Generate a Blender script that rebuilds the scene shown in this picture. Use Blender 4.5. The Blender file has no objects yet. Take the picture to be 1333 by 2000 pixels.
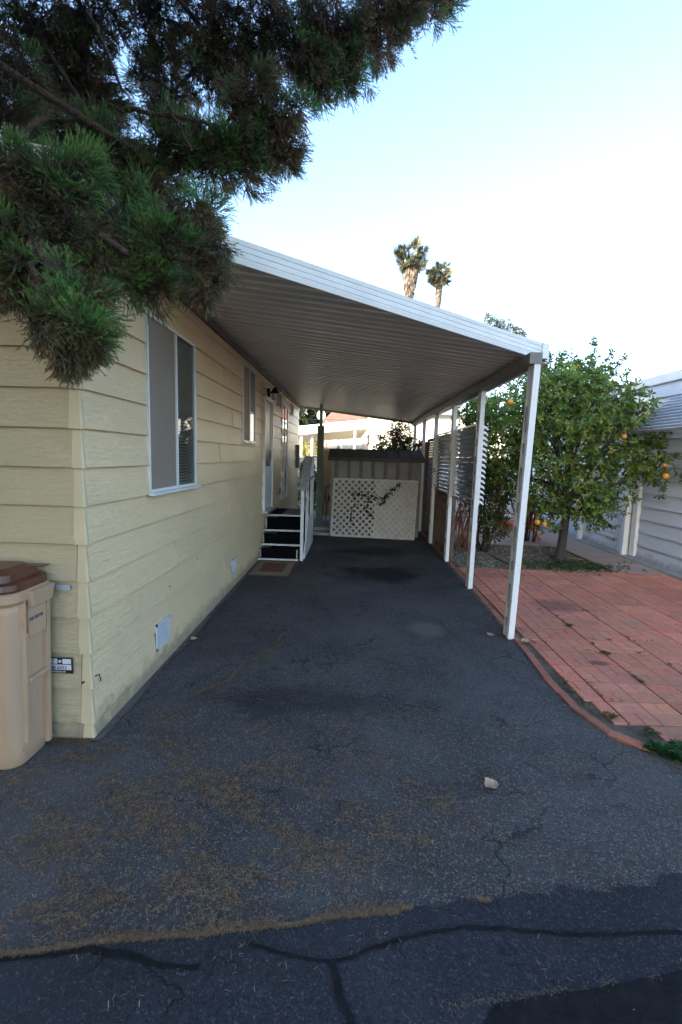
import bpy, math, random
import numpy as np
from mathutils import Vector, Matrix
R_ = math.radians
S = bpy.context.scene
C = S.collection
random.seed(7); rng = np.random.default_rng(7)

# ------------------------------------------------------------------ camera
cam = bpy.data.objects.new("camera", bpy.data.cameras.new("camera"))
C.objects.link(cam); S.camera = cam
cam.data.sensor_fit = 'VERTICAL'; cam.data.sensor_height = 36.0
cam.data.lens = 890 / 2000 * 36.0
cam.data.clip_start = 0.05; cam.data.clip_end = 3000
f_, px0, py0 = 890.0, 666.5, 1000.0
Yc = Vector((23.5, 107, -f_)).normalized()
Zc = Vector((.028, 1, .12096)).normalized()
Xc = Yc.cross(Zc)
RC = Matrix((Xc, Yc, Zc))
CAMP = Vector((0, 0, 1.7))
cam.matrix_world = Matrix.Translation(CAMP) @ RC.to_4x4()

# ------------------------------------------------------------------ light
SUN_EL, SUN_AZ = 17.0, 180 + 42.0           # compass azimuth of the sun, clockwise from +Y
EXPOSURE = 2.54
w = bpy.data.worlds.new("World"); S.world = w; w.use_nodes = True
nt = w.node_tree; bg = nt.nodes['Background']
sky = nt.nodes.new('ShaderNodeTexSky'); sky.sky_type = 'NISHITA'; sky.sun_disc = False
sky.sun_elevation = R_(SUN_EL); sky.sun_rotation = R_(SUN_AZ)
sky.air_density = 1.0; sky.dust_density = 1.4; sky.ozone_density = 2.2
nt.links.new(sky.outputs[0], bg.inputs[0]); bg.inputs[1].default_value = 0.15
sun = bpy.data.objects.new("sun", bpy.data.lights.new("sun", 'SUN')); C.objects.link(sun)
sun.data.energy = 4.0; sun.data.angle = R_(0.5); sun.data.color = (1, .9, .74)
sd = Vector((math.sin(R_(SUN_AZ)) * math.cos(R_(SUN_EL)), math.cos(R_(SUN_AZ)) * math.cos(R_(SUN_EL)), math.sin(R_(SUN_EL))))
sun.rotation_euler = sd.to_track_quat('Z', 'Y').to_euler()
vs = S.view_settings; vs.view_transform = 'Standard'; vs.look = 'None'; vs.exposure = EXPOSURE; vs.gamma = 1
S.cycles.max_bounces = 8; S.cycles.transparent_max_bounces = 12

# ------------------------------------------------------------------ helpers
def tag(o, label=None, cat=None, group=None, kind=None):
    if label: o['label'] = label
    if cat: o['category'] = cat
    if group: o['group'] = group
    if kind: o['kind'] = kind
    return o
def worg(p):
    v = Vector((0, 0, 0))
    while p is not None: v += p.location; p = p.parent
    return v
def thing(name, loc, label, cat, group=None):
    o = bpy.data.objects.new(name, None); C.objects.link(o); o.location = loc
    o.empty_display_size = .2
    return tag(o, label, cat, group)
def copy_tree(o, parent=None):
    c = o.copy(); C.objects.link(c); c.parent = parent
    for ch in o.children: copy_tree(ch, c)
    return c
class MB:
    def __init__(s): s.v = []; s.f = []
    def add(s, vs_, fs):
        b = len(s.v); s.v += [tuple(v) for v in vs_]; s.f += [tuple(i + b for i in f) for f in fs]; return s
    def box(s, x0, x1, y0, y1, z0, z1):
        vv = [(x, y, z) for x in (x0, x1) for y in (y0, y1) for z in (z0, z1)]
        return s.add(vv, [(0, 1, 3, 2), (4, 6, 7, 5), (0, 4, 5, 1), (2, 3, 7, 6), (0, 2, 6, 4), (1, 5, 7, 3)])
    def obox(s, c, u, v, w_):
        c, u, v, w_ = map(Vector, (c, u, v, w_))
        vv = [c + u * a + v * b + w_ * d for a in (-.5, .5) for b in (-.5, .5) for d in (-.5, .5)]
        return s.add(vv, [(0, 1, 3, 2), (4, 6, 7, 5), (0, 4, 5, 1), (2, 3, 7, 6), (0, 2, 6, 4), (1, 5, 7, 3)])
    def beam(s, a, b, wd, ht, up=(0, 0, 1)):
        a, b = Vector(a), Vector(b); d = b - a; up = Vector(up)
        side = d.cross(up)
        if side.length < 1e-6: side = d.cross(Vector((1, 0, 0)))
        side.normalize(); up = side.cross(d).normalized()
        return s.obox((a + b) / 2, d, side * wd, up * ht)
    def quad(s, *p): return s.add(p, [tuple(range(len(p)))])
    def tube(s, pts, rad, n=8, cap=True):
        pts = [Vector(p) for p in pts]
        if not hasattr(rad, '__len__'): rad = [rad] * len(pts)
        b = len(s.v); prev = None
        for i, p in enumerate(pts):
            t = (pts[min(i + 1, len(pts) - 1)] - pts[max(i - 1, 0)])
            if t.length < 1e-9: t = Vector((0, 0, 1))
            t.normalize()
            u = prev if prev is not None else (Vector((1, 0, 0)) if abs(t.x) < .9 else Vector((0, 1, 0)))
            u = (u - t * u.dot(t)); u = u.normalized() if u.length > 1e-6 else t.orthogonal().normalized(); prev = u
            v = t.cross(u)
            for k in range(n):
                a = 2 * math.pi * k / n
                s.v.append(tuple(p + (u * math.cos(a) + v * math.sin(a)) * rad[i]))
        for i in range(len(pts) - 1):
            for k in range(n):
                s.f.append((b + i * n + k, b + i * n + (k + 1) % n, b + (i + 1) * n + (k + 1) % n, b + (i + 1) * n + k))
        if cap:
            s.f.append(tuple(b + k for k in range(n))[::-1]); e = b + (len(pts) - 1) * n
            s.f.append(tuple(e + k for k in range(n)))
        return s
    def loft(s, rings, cap0=True, cap1=True):
        n = len(rings[0]); b = len(s.v)
        for r in rings: s.v += [tuple(p) for p in r]
        for i in range(len(rings) - 1):
            for k in range(n):
                s.f.append((b + i * n + k, b + i * n + (k + 1) % n, b + (i + 1) * n + (k + 1) % n, b + (i + 1) * n + k))
        if cap0: s.f.append(tuple(b + k for k in range(n))[::-1])
        if cap1:
            e = b + (len(rings) - 1) * n; s.f.append(tuple(e + k for k in range(n)))
        return s
    def sphere(s, c, r, n=10, m=7, sq=(1, 1, 1)):
        c = Vector(c)
        rings = [[c + Vector((math.cos(2 * math.pi * k / n) * math.sin(math.pi * (j + .02) / (m + .04)) * r * sq[0], math.sin(2 * math.pi * k / n) * math.sin(math.pi * (j + .02) / (m + .04)) * r * sq[1], -math.cos(math.pi * (j + .02) / (m + .04)) * r * sq[2])) for k in range(n)] for j in range(m + 1)]
        return s.loft(rings)
    def build(s, name, mat, parent=None, smooth=False, bevel=0, kind=None):
        org = worg(parent)
        me = bpy.data.meshes.new(name)
        me.from_pydata([(a - org.x, b - org.y, c - org.z) for a, b, c in s.v], [], s.f)
        me.materials.append(mat); me.validate()
        o = bpy.data.objects.new(name, me); C.objects.link(o); o.parent = parent
        if smooth: me.shade_smooth()
        if bevel:
            m = o.modifiers.new('b', 'BEVEL'); m.width = bevel; m.segments = 2; m.limit_method = 'ANGLE'; m.angle_limit = R_(40)
        if kind: o['kind'] = kind
        return o

# ------------------------------------------------------------------ materials
class NM:
    """small node helper"""
    def __init__(s, name):
        s.m = bpy.data.materials.new(name); s.m.use_nodes = True; s.t = s.m.node_tree
        s.b = s.t.nodes['Principled BSDF']; s.co = None
    def n(s, ty, **k):
        x = s.t.nodes.new(ty)
        for a, b in k.items(): setattr(x, a, b)
        return x
    def l(s, a, b): s.t.links.new(a, b)
    def coord(s, scale=(1, 1, 1), rot=(0, 0, 0)):
        if s.co is None: s.co = s.n('ShaderNodeNewGeometry')
        mp = s.n('ShaderNodeMapping'); mp.inputs['Scale'].default_value = scale; mp.inputs['Rotation'].default_value = rot
        s.l(s.co.outputs['Position'], mp.inputs[0]); return mp.outputs[0]
    def noise(s, sc=5, det=4, rough=.5, scale=(1, 1, 1), dist=0):
        x = s.n('ShaderNodeTexNoise'); x.inputs['Scale'].default_value = sc; x.inputs['Detail'].default_value = det
        x.inputs['Roughness'].default_value = rough; x.inputs['Distortion'].default_value = dist
        s.l(s.coord(scale), x.inputs['Vector']); return x.outputs['Fac']
    def ramp(s, fac, stops):
        r = s.n('ShaderNodeValToRGB'); e = r.color_ramp.elements
        while len(e) < len(stops): e.new(.5)
        for i, (p, c) in enumerate(stops):
            e[i].position = p; e[i].color = (*c, 1) if len(c) == 3 else c
        s.l(fac, r.inputs[0]); return r.outputs[0]
    def mix(s, fac, a, b, mode='MIX'):
        x = s.n('ShaderNodeMix', data_type='RGBA', blend_type=mode)
        for i, v in ((0, fac), (6, a), (7, b)):
            if hasattr(v, 'is_linked'): s.l(v, x.inputs[i])
            elif i == 0: x.inputs[0].default_value = v
            else: x.inputs[i].default_value = (*v, 1)
        return x.outputs[2]
    def math(s, op, a, b=0., c=None):
        x = s.n('ShaderNodeMath', operation=op)
        for i, v in enumerate((a, b, c)):
            if v is None: continue
            if hasattr(v, 'is_linked'): s.l(v, x.inputs[i])
            else: x.inputs[i].default_value = v
        return x.outputs[0]
    def col(s, c):
        if hasattr(c, 'is_linked'): s.l(c, s.b.inputs['Base Color'])
        else: s.b.inputs['Base Color'].default_value = (*c, 1)
        return s
    def set(s, **k):
        for a, v in k.items():
            i = s.b.inputs[a.replace('_', ' ')]
            if hasattr(v, 'is_linked'): s.l(v, i)
            else: i.default_value = v
        return s
    def bump(s, h, dist=.01, st=1.):
        x = s.n('ShaderNodeBump'); x.inputs['Distance'].default_value = dist; x.inputs['Strength'].default_value = st
        s.l(h, x.inputs['Height']); s.l(x.outputs[0], s.b.inputs['Normal']); return s
def simple(name, c, rough=.6, metal=0., var=.15, nsc=6, bump=0, bsc=60):
    k = NM(name)
    f = k.noise(nsc, 5, .6)
    lo = tuple(x * (1 - var) for x in c); hi = tuple(min(1, x * (1 + var)) for x in c)
    k.col(k.ramp(f, [(.3, lo), (.7, hi)])).set(Roughness=rough, Metallic=metal)
    if bump: k.bump(k.noise(bsc, 4), bump)
    return k.m

def m_siding(name, base, dirt_and_shade, along, z00=.1, row=.2145, lap_shade_k=.05):
    k = NM(name)
    # embossed wood grain running along the board
    sc = (.9, .9, 9.) if along == 'y' else (.9, .9, 9.)
    g = k.n('ShaderNodeTexNoise'); g.inputs['Scale'].default_value = 7; g.inputs['Detail'].default_value = 3; g.inputs['Distortion'].default_value = .6
    k.l(k.coord(sc), g.inputs['Vector'])
    wv = k.math('FRACT', k.math('MULTIPLY', g.outputs['Fac'], 9.))
    wv = k.math('ABSOLUTE', k.math('SUBTRACT', wv, .5))
    groove = k.ramp(wv, [(0.0, (1, 1, 1)), (.16, (0, 0, 0))])
    big = k.noise(1.3, 5, .6)
    c = k.mix(k.math('MULTIPLY', groove, .30), base, tuple(x * y for x, y in zip(base, (.80, .72, .52))))
    c = k.mix(k.ramp(big, [(.42, (0, 0, 0)), (.7, (.45, .45, .45))]), c, dirt_and_shade)
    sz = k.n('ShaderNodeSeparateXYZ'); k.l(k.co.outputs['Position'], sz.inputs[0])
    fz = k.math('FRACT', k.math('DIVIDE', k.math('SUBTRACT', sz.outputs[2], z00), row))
    lap_shade = k.math('MULTIPLY', k.ramp(fz, [(.935, (0, 0, 0)), (.975, (1, 1, 1))]), k.math('ADD', k.math('MULTIPLY', k.noise(2.5, 4), .9), lap_shade_k - .2))  # shadow line under each lap, painted as a darker band
    c = k.mix(lap_shade, c, tuple(x * .38 for x in dirt_and_shade))
    # board sections painted at different times
    vor = k.n('ShaderNodeTexVoronoi', feature='F1'); vor.inputs['Scale'].default_value = 1.0
    k.l(k.coord((.8, .8, 4.66)), vor.inputs['Vector'])
    tone = k.n('ShaderNodeSeparateColor'); k.l(vor.outputs['Color'], tone.inputs[0])
    c = k.mix(k.math('MULTIPLY', tone.outputs[0], .16), c, tuple(x * .72 for x in base))
    sp_ = k.n('ShaderNodeSeparateXYZ'); k.l(k.co.outputs['Position'], sp_.inputs[0])
    ds = k.math('SUBTRACT', k.math('MULTIPLY', k.noise(9, 5, .7), .34), sp_.outputs[2])
    c = k.mix(k.ramp(ds, [(.0, (0, 0, 0)), (.14, (.7, .7, .7))]), c, (.20, .155, .11))
    k.col(c).set(Roughness=.42)
    k.bump(k.math('ADD', k.math('MULTIPLY', groove, -.35), k.math('MULTIPLY', k.noise(90, 3), .15)), .004, .8)
    return k.m
M = {}
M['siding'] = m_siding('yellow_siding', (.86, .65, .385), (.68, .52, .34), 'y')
M['corner'] = simple('yellow_corner_trim', (.58, .465, .295), .42, 0, .06)
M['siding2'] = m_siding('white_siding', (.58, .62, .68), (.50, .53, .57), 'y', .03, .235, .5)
M['white'] = simple('white_painted_metal', (.74, .74, .73), .38, 0, .05, 4)
_w = NM('white_worn_metal'); _c = _w.mix(_w.ramp(_w.noise(7, 6, .7, (1, 1, .4)), [(.56, (0, 0, 0)), (.72, (.45, .45, .45))]), (.76, .76, .75), (.40, .36, .31)); _c = _w.mix(_w.ramp(_w.noise(45, 4, .7), [(.66, (0, 0, 0)), (.72, (.7, .7, .7))]), _c, (.22, .13, .08)); _w.col(_c).set(Roughness=.4); M['wornwhite'] = _w.m
M['whitewood'] = simple('weathered_white_wood', (.68, .66, .64), .75, 0, .18, 9, .004)
M['greywood'] = simple('weathered_grey_wood', (.34, .32, .31), .8, 0, .25, 12, .006)
M['alu'] = simple('aluminium', (.55, .55, .55), .32, .8, .08)
M['black'] = simple('black_carpet', (.005, .005, .006), 1., 0, .3, 40, .004); M['black'].node_tree.nodes['Principled BSDF'].inputs['Specular IOR Level'].default_value = .05
M['blackmetal'] = simple('black_metal', (.02, .018, .018), .35, .3, .2)
M['darkgap'] = simple('dark_gap', (.02, .02, .02), .9)
M['interior'] = simple('room_interior', (.05, .048, .045), .9)
M['blind'] = simple('window_blind', (.50, .45, .38), .5, 0, .05)
M['screen'] = simple('insect_screen', (.27, .215, .17), .6, 0, .05, 3, .0006, 900)
M['concrete'] = simple('concrete', (.30, .29, .275), .85, 0, .2, 8, .004)
M['soil'] = simple('soil', (.11, .085, .06), .95, 0, .4, 10, .02)
M['pinkconc'] = simple('pinkish_concrete', (.40, .28, .22), .85, 0, .15, 3, .002)
M['greenpost'] = simple('green_painted_post', (.17, .23, .18), .6, 0, .12)
M['shedroof'] = simple('shed_roof_metal', (.085, .07, .065), .9, 0, .15)
M['shed'] = simple('taupe_shed_metal', (.165, .15, .138), .5, 0, .10)
M['shedrib'] = simple('shadowed_taupe_rib', (.12, .10, .09), .7)  # darker than the shed walls: rib shadow lines put into the colour
M['lattice'] = simple('grey_white_lattice', (.50, .46, .42), .8, 0, .15, 8)
M['brownlat'] = simple('brown_lattice_wood', (.14, .085, .055), .85, 0, .3, 8, .004)
M['bark'] = simple('bark', (.085, .055, .042), .95, 0, .4, 14, .03)
M['bark2'] = simple('grey_bark', (.06, .05, .042), .95, 0, .3, 14, .02)
M['cream'] = simple('cream_stucco', (.42, .32, .18), .9, 0, .06, 6, .002)
M['paleyel'] = simple('pale_house_wall', (.60, .56, .47), .8, 0, .03)
M['greyhouse'] = simple('grey_house_wall', (.22, .22, .235), .8, 0, .05)
M['tile'] = simple('red_roof_shingle', (.28, .10, .065), .9, 0, .25, 3, .01)
M['orangewood'] = simple('orange_painted_wood', (.62, .17, .035), .5, 0, .12)
M['mulch'] = simple('brick_edging', (.16, .075, .055), .9, 0, .3, 10, .004)
M['brown'] = None
def m_lid():
    k = NM('brown_bin_lid'); k.col(k.ramp(k.noise(8, 4), [(.3, (.085, .026, .015)), (.7, (.13, .042, .024))])).set(Roughness=.32)
    k.bump(k.noise(120, 2), .0008); return k.m
M['lid'] = m_lid()
def m_bin():
    k = NM('beige_bin_plastic')
    st = k.noise(3, 5, .6, (2, 2, .6))
    c_ = k.mix(k.ramp(st, [(.45, (0, 0, 0)), (.75, (.5, .5, .5))]), (.47, .31, .195), (.31, .22, .15))
    sc_ = k.noise(14, 6, .75, (1, 1, .35)); c_ = k.mix(k.ramp(sc_, [(.60, (0, 0, 0)), (.70, (.6, .6, .6))]), c_, (.16, .12, .09))
    k.col(c_).set(Roughness=.45)
    k.bump(k.noise(200, 2), .0006); return k.m
M['bin'] = m_bin()
def m_awn():
    k = NM('awning_pan_metal')
    st = k.noise(3, 4, .6, (.35, 3, 1))
    k.col(k.ramp(st, [(.3, (.60, .55, .50)), (.7, (.72, .67, .61))])).set(Roughness=.38, Metallic=.12)
    k.bump(k.noise(1.5, 2, .5, (1, 4, 1)), .012); return k.m
M['awn'] = m_awn()
def m_asphalt(name, dark, light, speck, rough_amt=1.):
    k = NM(name)
    v = k.n('ShaderNodeTexVoronoi'); v.inputs['Scale'].default_value = 170; k.l(k.coord(), v.inputs['Vector'])
    sepc = k.n('ShaderNodeSeparateColor'); k.l(v.outputs['Color'], sepc.inputs[0])
    base = k.ramp(k.noise(1.1, 6, .62), [(.3, dark), (.72, light)])
    c = k.mix(k.math('MULTIPLY', k.ramp(sepc.outputs[0], [(.80, (0, 0, 0)), (.97, (1, 1, 1))]), .55), base, speck)
    c = k.mix(k.math('MULTIPLY', k.ramp(sepc.outputs[1], [(.55, (0, 0, 0)), (.9, (1, 1, 1))]), .5), c, tuple(x * .45 for x in dark))
    c = k.mix(k.ramp(k.noise(.55, 3, .5, (1, .6, 1)), [(.52, (0, 0, 0)), (.62, (.35, .35, .35))]), c, tuple(x * 1.25 for x in light))
    c = k.mix(k.ramp(k.noise(4, 6, .7, (1, 2.2, 1)), [(.55, (0, 0, 0)), (.72, (.55, .55, .55))]), c, tuple(x * .6 for x in dark))
    c = k.mix(k.ramp(k.noise(1.7, 5, .65), [(.58, (0, 0, 0)), (.7, (.3, .3, .3))]), c, (.075, .058, .045))
    v2 = k.n('ShaderNodeTexVoronoi'); v2.inputs['Scale'].default_value = 38; k.l(k.coord(), v2.inputs['Vector'])
    s2 = k.n('ShaderNodeSeparateColor'); k.l(v2.outputs['Color'], s2.inputs[0])
    spot = k.math('MULTIPLY', k.ramp(s2.outputs[0], [(.955, (0, 0, 0)), (.965, (1, 1, 1))]), k.ramp(v2.outputs['Distance'], [(.12, (1, 1, 1)), (.2, (0, 0, 0))]))
    c = k.mix(k.math('MULTIPLY', spot, .35), c, (.22, .22, .24))
    wv_ = k.n('ShaderNodeTexNoise'); wv_.inputs['Scale'].default_value = 5; wv_.inputs['Detail'].default_value = 5; k.l(k.coord(), wv_.inputs['Vector'])
    ad = k.n('ShaderNodeMix', data_type='RGBA', blend_type='LINEAR_LIGHT'); ad.inputs[0].default_value = .16; k.l(k.coord(), ad.inputs[6]); k.l(wv_.outputs['Color'], ad.inputs[7])
    ve = k.n('ShaderNodeTexVoronoi', feature='DISTANCE_TO_EDGE'); ve.inputs['Scale'].default_value = 1.25; k.l(ad.outputs[2], ve.inputs['Vector'])
    hair = k.math('MULTIPLY', k.ramp(ve.outputs['Distance'], [(.0, (1, 1, 1)), (.010, (0, 0, 0))]), k.ramp(k.noise(1.9, 3), [(.50, (0, 0, 0)), (.58, (.8, .8, .8))]))
    c = k.mix(hair, c, tuple(x * .25 for x in dark))
    return k, c, v
k, c, v = m_asphalt('driveway_asphalt', (.044, .041, .040), (.100, .093, .090), (.28, .265, .255))
# oil stains soaked in beneath the awning, plus a painted patch of sunlight
def stain_or_sun(k, c, cx, cy, rx, ry, col, amt):
    mp = k.n('ShaderNodeMapping'); g = k.co
    sep = k.n('ShaderNodeSeparateXYZ'); k.l(g.outputs['Position'], sep.inputs[0])
    dx = k.math('DIVIDE', k.math('SUBTRACT', sep.outputs[0], cx), rx); dy = k.math('DIVIDE', k.math('SUBTRACT', sep.outputs[1], cy), ry)
    d = k.math('SQRT', k.math('ADD', k.math('MULTIPLY', dx, dx), k.math('MULTIPLY', dy, dy)))
    d = k.math('ADD', d, k.math('MULTIPLY', k.math('SUBTRACT', k.noise(2.4, 4, .6), .5), 1.6))
    m = k.ramp(d, [(.45, (1, 1, 1)), (1., (0, 0, 0))])
    return k.mix(k.math('MULTIPLY', m, amt), c, col)
c = stain_or_sun(k, c, .45, 6.6, .85, .55, (.012, .011, .010), .8)
c = stain_or_sun(k, c, .5, 8.2, .8, .5, (.014, .012, .011), .6)
c = stain_or_sun(k, c, -.3, 3.0, .9, .25, (.02, .02, .022), .5)
c = stain_or_sun(k, c, .8, 4.45, .2, .28, (.16, .14, .12), .55)  # pale patch of leaked sunlight painted into the asphalt colour
k.col(c).set(Roughness=.9, Specular_IOR_Level=.15)
k.bump(k.math('ADD', k.math('MULTIPLY', v.outputs['Distance'], -.5), k.noise(60, 3)), .0035, .8)
M['drive'] = k.m
k, c, v = m_asphalt('street_asphalt', (.023, .024, .028), (.044, .045, .052), (.10, .10, .115))
k.col(c).set(Roughness=.9, Specular_IOR_Level=.15); k.bump(k.math('ADD', k.math('MULTIPLY', v.outputs['Distance'], -.5), k.noise(60, 3)), .0035, .8)
M['street'] = k.m
M['seal'] = simple('crack_sealant', (.014, .014, .015), .85, 0, .3, 20, .004)
M['seal'].node_tree.nodes['Principled BSDF'].inputs['Specular IOR Level'].default_value = .1
k = NM('red_paver')
ca = k.n('ShaderNodeVertexColor'); ca.layer_name = 'tint'
c = k.mix(1., ca.outputs[0], k.ramp(k.noise(30, 4), [(.3, (.82, .82, .82)), (.7, (1.1, 1.08, 1.06))]), 'MULTIPLY')
c = k.mix(k.ramp(k.noise(1.6, 5, .6), [(.5, (0, 0, 0)), (.75, (.55, .55, .55))]), c, (.20, .13, .11))
c = stain_or_sun(k, c, 2.5, 5.3, .45, .3, (.10, .06, .05), .6)
c = stain_or_sun(k, c, 2.15, 3.75, .12, .06, (.12, .04, .03), .8)
k.col(c).set(Roughness=.8); k.bump(k.noise(90, 4), .003); M['paver'] = k.m
def m_leaf(name, rough=.45, trans=.25, noisev=.2):
    k = NM(name)
    ca = k.n('ShaderNodeVertexColor'); ca.layer_name = 'tint'
    k.col(ca.outputs[0]).set(Roughness=rough)
    tr = k.n('ShaderNodeBsdfTranslucent'); k.l(ca.outputs[0], tr.inputs[0])
    mx = k.n('ShaderNodeMixShader'); mx.inputs[0].default_value = trans
    k.l(k.b.outputs[0], mx.inputs[1]); k.l(tr.outputs[0], mx.inputs[2])
    k.l(mx.outputs[0], k.t.nodes['Material Output'].inputs[0]); return k.m
M['needle'] = m_leaf('conifer_needles', .6, .35)
M['leaf'] = m_leaf('glossy_leaves', .42, .42)
M['litter'] = m_leaf('dry_litter', .8, .1)
M['stone'] = m_leaf('pebbles', .85, .0)
k = NM('orange_fruit'); k.col((.85, .32, .03)).set(Roughness=.4); k.bump(k.noise(300, 2), .001); M['orange'] = k.m
def m_glass():
    k = NM('window_glass'); k.t.nodes.remove(k.b)
    fr = k.n('ShaderNodeFresnel'); fr.inputs[0].default_value = 1.55
    gl = k.n('ShaderNodeBsdfGlossy'); gl.inputs['Roughness'].default_value = .015; gl.inputs[0].default_value = (.9, .92, .95, 1)
    tr = k.n('ShaderNodeBsdfTransparent'); tr.inputs[0].default_value = (.72, .76, .74, 1)
    mx = k.n('ShaderNodeMixShader'); k.l(fr.outputs[0], mx.inputs[0]); k.l(tr.outputs[0], mx.inputs[1]); k.l(gl.outputs[0], mx.inputs[2])
    k.l(mx.outputs[0], k.t.nodes['Material Output'].inputs[0]); return k.m
M['glass'] = m_glass()
def m_rug(name, c): return simple(name, c, .95, 0, .2, 60, .003, 300)
M['rug1'] = m_rug('mat_rust', (.16, .055, .035)); M['rug2'] = m_rug('mat_tan', (.22, .17, .12)); M['rug3'] = m_rug('mat_brown', (.10, .035, .025))
M['blacksign'] = simple('black_print', (.012, .012, .02), .4, 0, .05)
M['whitesign'] = simple('white_print', (.62, .62, .64), .4, 0, .04)
M['slat'] = simple('louvre_metal', (.30, .285, .27), .35, .35, .08)
M['bluegal'] = simple('blue_grey_awning_metal', (.68, .73, .80), .3, .1, .06)
M['ink'] = simple('grey_ink', (.10, .09, .13), .6, 0, .05)

def text(body, size, mat, parent, origin, ux, uz, depth=.0015, name='lettering', sx=1.0):
    cu = bpy.data.curves.new('t', 'FONT'); cu.body = body; cu.size = size; cu.extrude = depth / 2
    to = bpy.data.objects.new('t', cu); C.objects.link(to)
    bpy.context.view_layer.update()
    me = bpy.data.meshes.new_from_object(to.evaluated_get(bpy.context.evaluated_depsgraph_get()))
    bpy.data.objects.remove(to)
    ux, uz = Vector(ux).normalized(), Vector(uz).normalized(); nn = ux.cross(uz)
    org = Vector(origin) - worg(parent)
    for v in me.vertices:
        p = v.co.copy(); v.co = org + ux * p.x * sx + uz * p.y + nn * p.z
    me.materials.clear(); me.materials.append(mat)
    o = bpy.data.objects.new(name, me); C.objects.link(o); o.parent = parent; return o

# ------------------------------------------------------------------ foliage scattering
def rand_rots(dirs):
    """matrices whose local Z points along dirs, random spin"""
    n = len(dirs); d = dirs / np.linalg.norm(dirs, axis=1)[:, None]
    a = rng.normal(size=(n, 3)); u = a - d * (a * d).sum(1)[:, None]; u /= np.linalg.norm(u, axis=1)[:, None]
    v = np.cross(d, u); return np.stack([u, v, d], axis=2)
def scatter(name, mat, parent, tmpls, pos, dirs, scale, cols, smooth=False, kind=None, rots=None, vjit=.12, tips=None):
    """tmpls: list of (V, F[k x n]) sharing face size. one mesh."""
    pos = np.asarray(pos, float); n = len(pos); which = rng.integers(0, len(tmpls), n)
    RR = rand_rots(np.asarray(dirs, float)) if rots is None else rots
    scale = np.broadcast_to(np.asarray(scale, float), (n,)); VV = []; FF = []; CC = []; base = 0
    for t, (V, F) in enumerate(tmpls):
        idx = np.where(which == t)[0]
        if not len(idx): continue
        V = np.asarray(V, float); F = np.asarray(F, int)
        P = np.einsum('nij,vj->nvi', RR[idx], V) * scale[idx][:, None, None] + pos[idx][:, None, :]
        VV.append(P.reshape(-1, 3))
        FF.append((F[None] + (np.arange(len(idx)) * len(V))[:, None, None] + base).reshape(-1, F.shape[1]))
        cc = np.repeat(np.asarray(cols)[idx][:, None, :], len(V), axis=1)
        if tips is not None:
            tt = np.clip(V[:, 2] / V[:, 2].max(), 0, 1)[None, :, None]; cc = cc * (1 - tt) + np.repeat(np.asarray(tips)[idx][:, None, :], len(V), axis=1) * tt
        cc = cc * (1 + vjit * rng.normal(size=(len(idx), len(V), 1)))
        CC.append(cc.reshape(-1, 3)); base += len(idx) * len(V)
    VV = np.concatenate(VV); FF = np.concatenate(FF); CC = np.clip(np.concatenate(CC), .003, 1)
    org = worg(parent); VV = VV - np.array(org)
    me = bpy.data.meshes.new(name); k_ = FF.shape[1]
    me.vertices.add(len(VV)); me.vertices.foreach_set('co', VV.astype(np.float32).ravel())
    me.loops.add(FF.size); me.loops.foreach_set('vertex_index', FF.astype(np.int32).ravel())
    me.polygons.add(len(FF)); me.polygons.foreach_set('loop_start', np.arange(0, FF.size, k_, dtype=np.int32))
    me.polygons.foreach_set('loop_total', np.full(len(FF), k_, dtype=np.int32))
    me.update(calc_edges=True)
    a = me.color_attributes.new('tint', 'FLOAT_COLOR', 'POINT')
    a.data.foreach_set('color', np.concatenate([CC, np.ones((len(CC), 1))], 1).astype(np.float32).ravel())
    me.materials.append(mat)
    if smooth: me.shade_smooth()
    o = bpy.data.objects.new(name, me); C.objects.link(o); o.parent = parent
    if kind: o['kind'] = kind
    return o
def sprig_tmpl(n=16, L=.11, nl=.035, wd=.0032, spread=.55):
    """a conifer branchlet: needles along a curved axis"""
    V = []; F = []
    bend = rng.normal(size=2) * .25
    for i in range(n):
        t = i / (n - 1); p = np.array([bend[0] * t * t * L, bend[1] * t * t * L, t * L])
        a = rng.uniform(0, 2 * math.pi); sp = spread * rng.uniform(.5, 1.2)
        d = np.array([math.cos(a) * sp, math.sin(a) * sp, 1.]); d /= np.linalg.norm(d)
        s_ = np.cross(d, rng.normal(size=3)); s_ /= np.linalg.norm(s_)
        l = nl * rng.uniform(.7, 1.3); b = len(V)
        V += [p - s_ * wd, p + s_ * wd, p + d * l]
        F.append((b, b + 1, b + 2))
    return np.array(V), np.array(F)
def leaf_tmpl(L=.07, wd=.03, n=1, spread=0., fold=.25):
    """n pointed folded leaves fanned around local z"""
    V = []; F = []
    for i in range(n):
        a = 2 * math.pi * i / max(n, 1) + rng.uniform(-.4, .4); tilt = spread * rng.uniform(.7, 1.2)
        ca, sa = math.cos(a), math.sin(a)
        d = np.array([ca * math.sin(tilt), sa * math.sin(tilt), math.cos(tilt)])
        s_ = np.array([-sa, ca, 0.]); up = np.cross(d, s_); l = L * rng.uniform(.75, 1.2); wdd = wd * rng.uniform(.8, 1.2)
        b = len(V); o0 = d * L * .12 * (n > 1)
        V += [o0, o0 + d * l * .5 + s_ * wdd * .5 + up * fold * wdd, o0 + d * l + up * -.1 * l, o0 + d * l * .5 - s_ * wdd * .5 + up * fold * wdd]
        F += [(b, b + 1, b + 2), (b, b + 2, b + 3)]
    return np.array(V), np.array(F)
def sph_dirs(n):
    d = rng.normal(size=(n, 3)); return d / np.linalg.norm(d, axis=1)[:, None]
def unp(x, y, depth):
    """helper used while laying out branches: point seen towards (x, y) at a given Y distance"""
    d = RC @ Vector((x - px0, py0 - y, -f_)); return CAMP + d * (depth / d.y)
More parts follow.
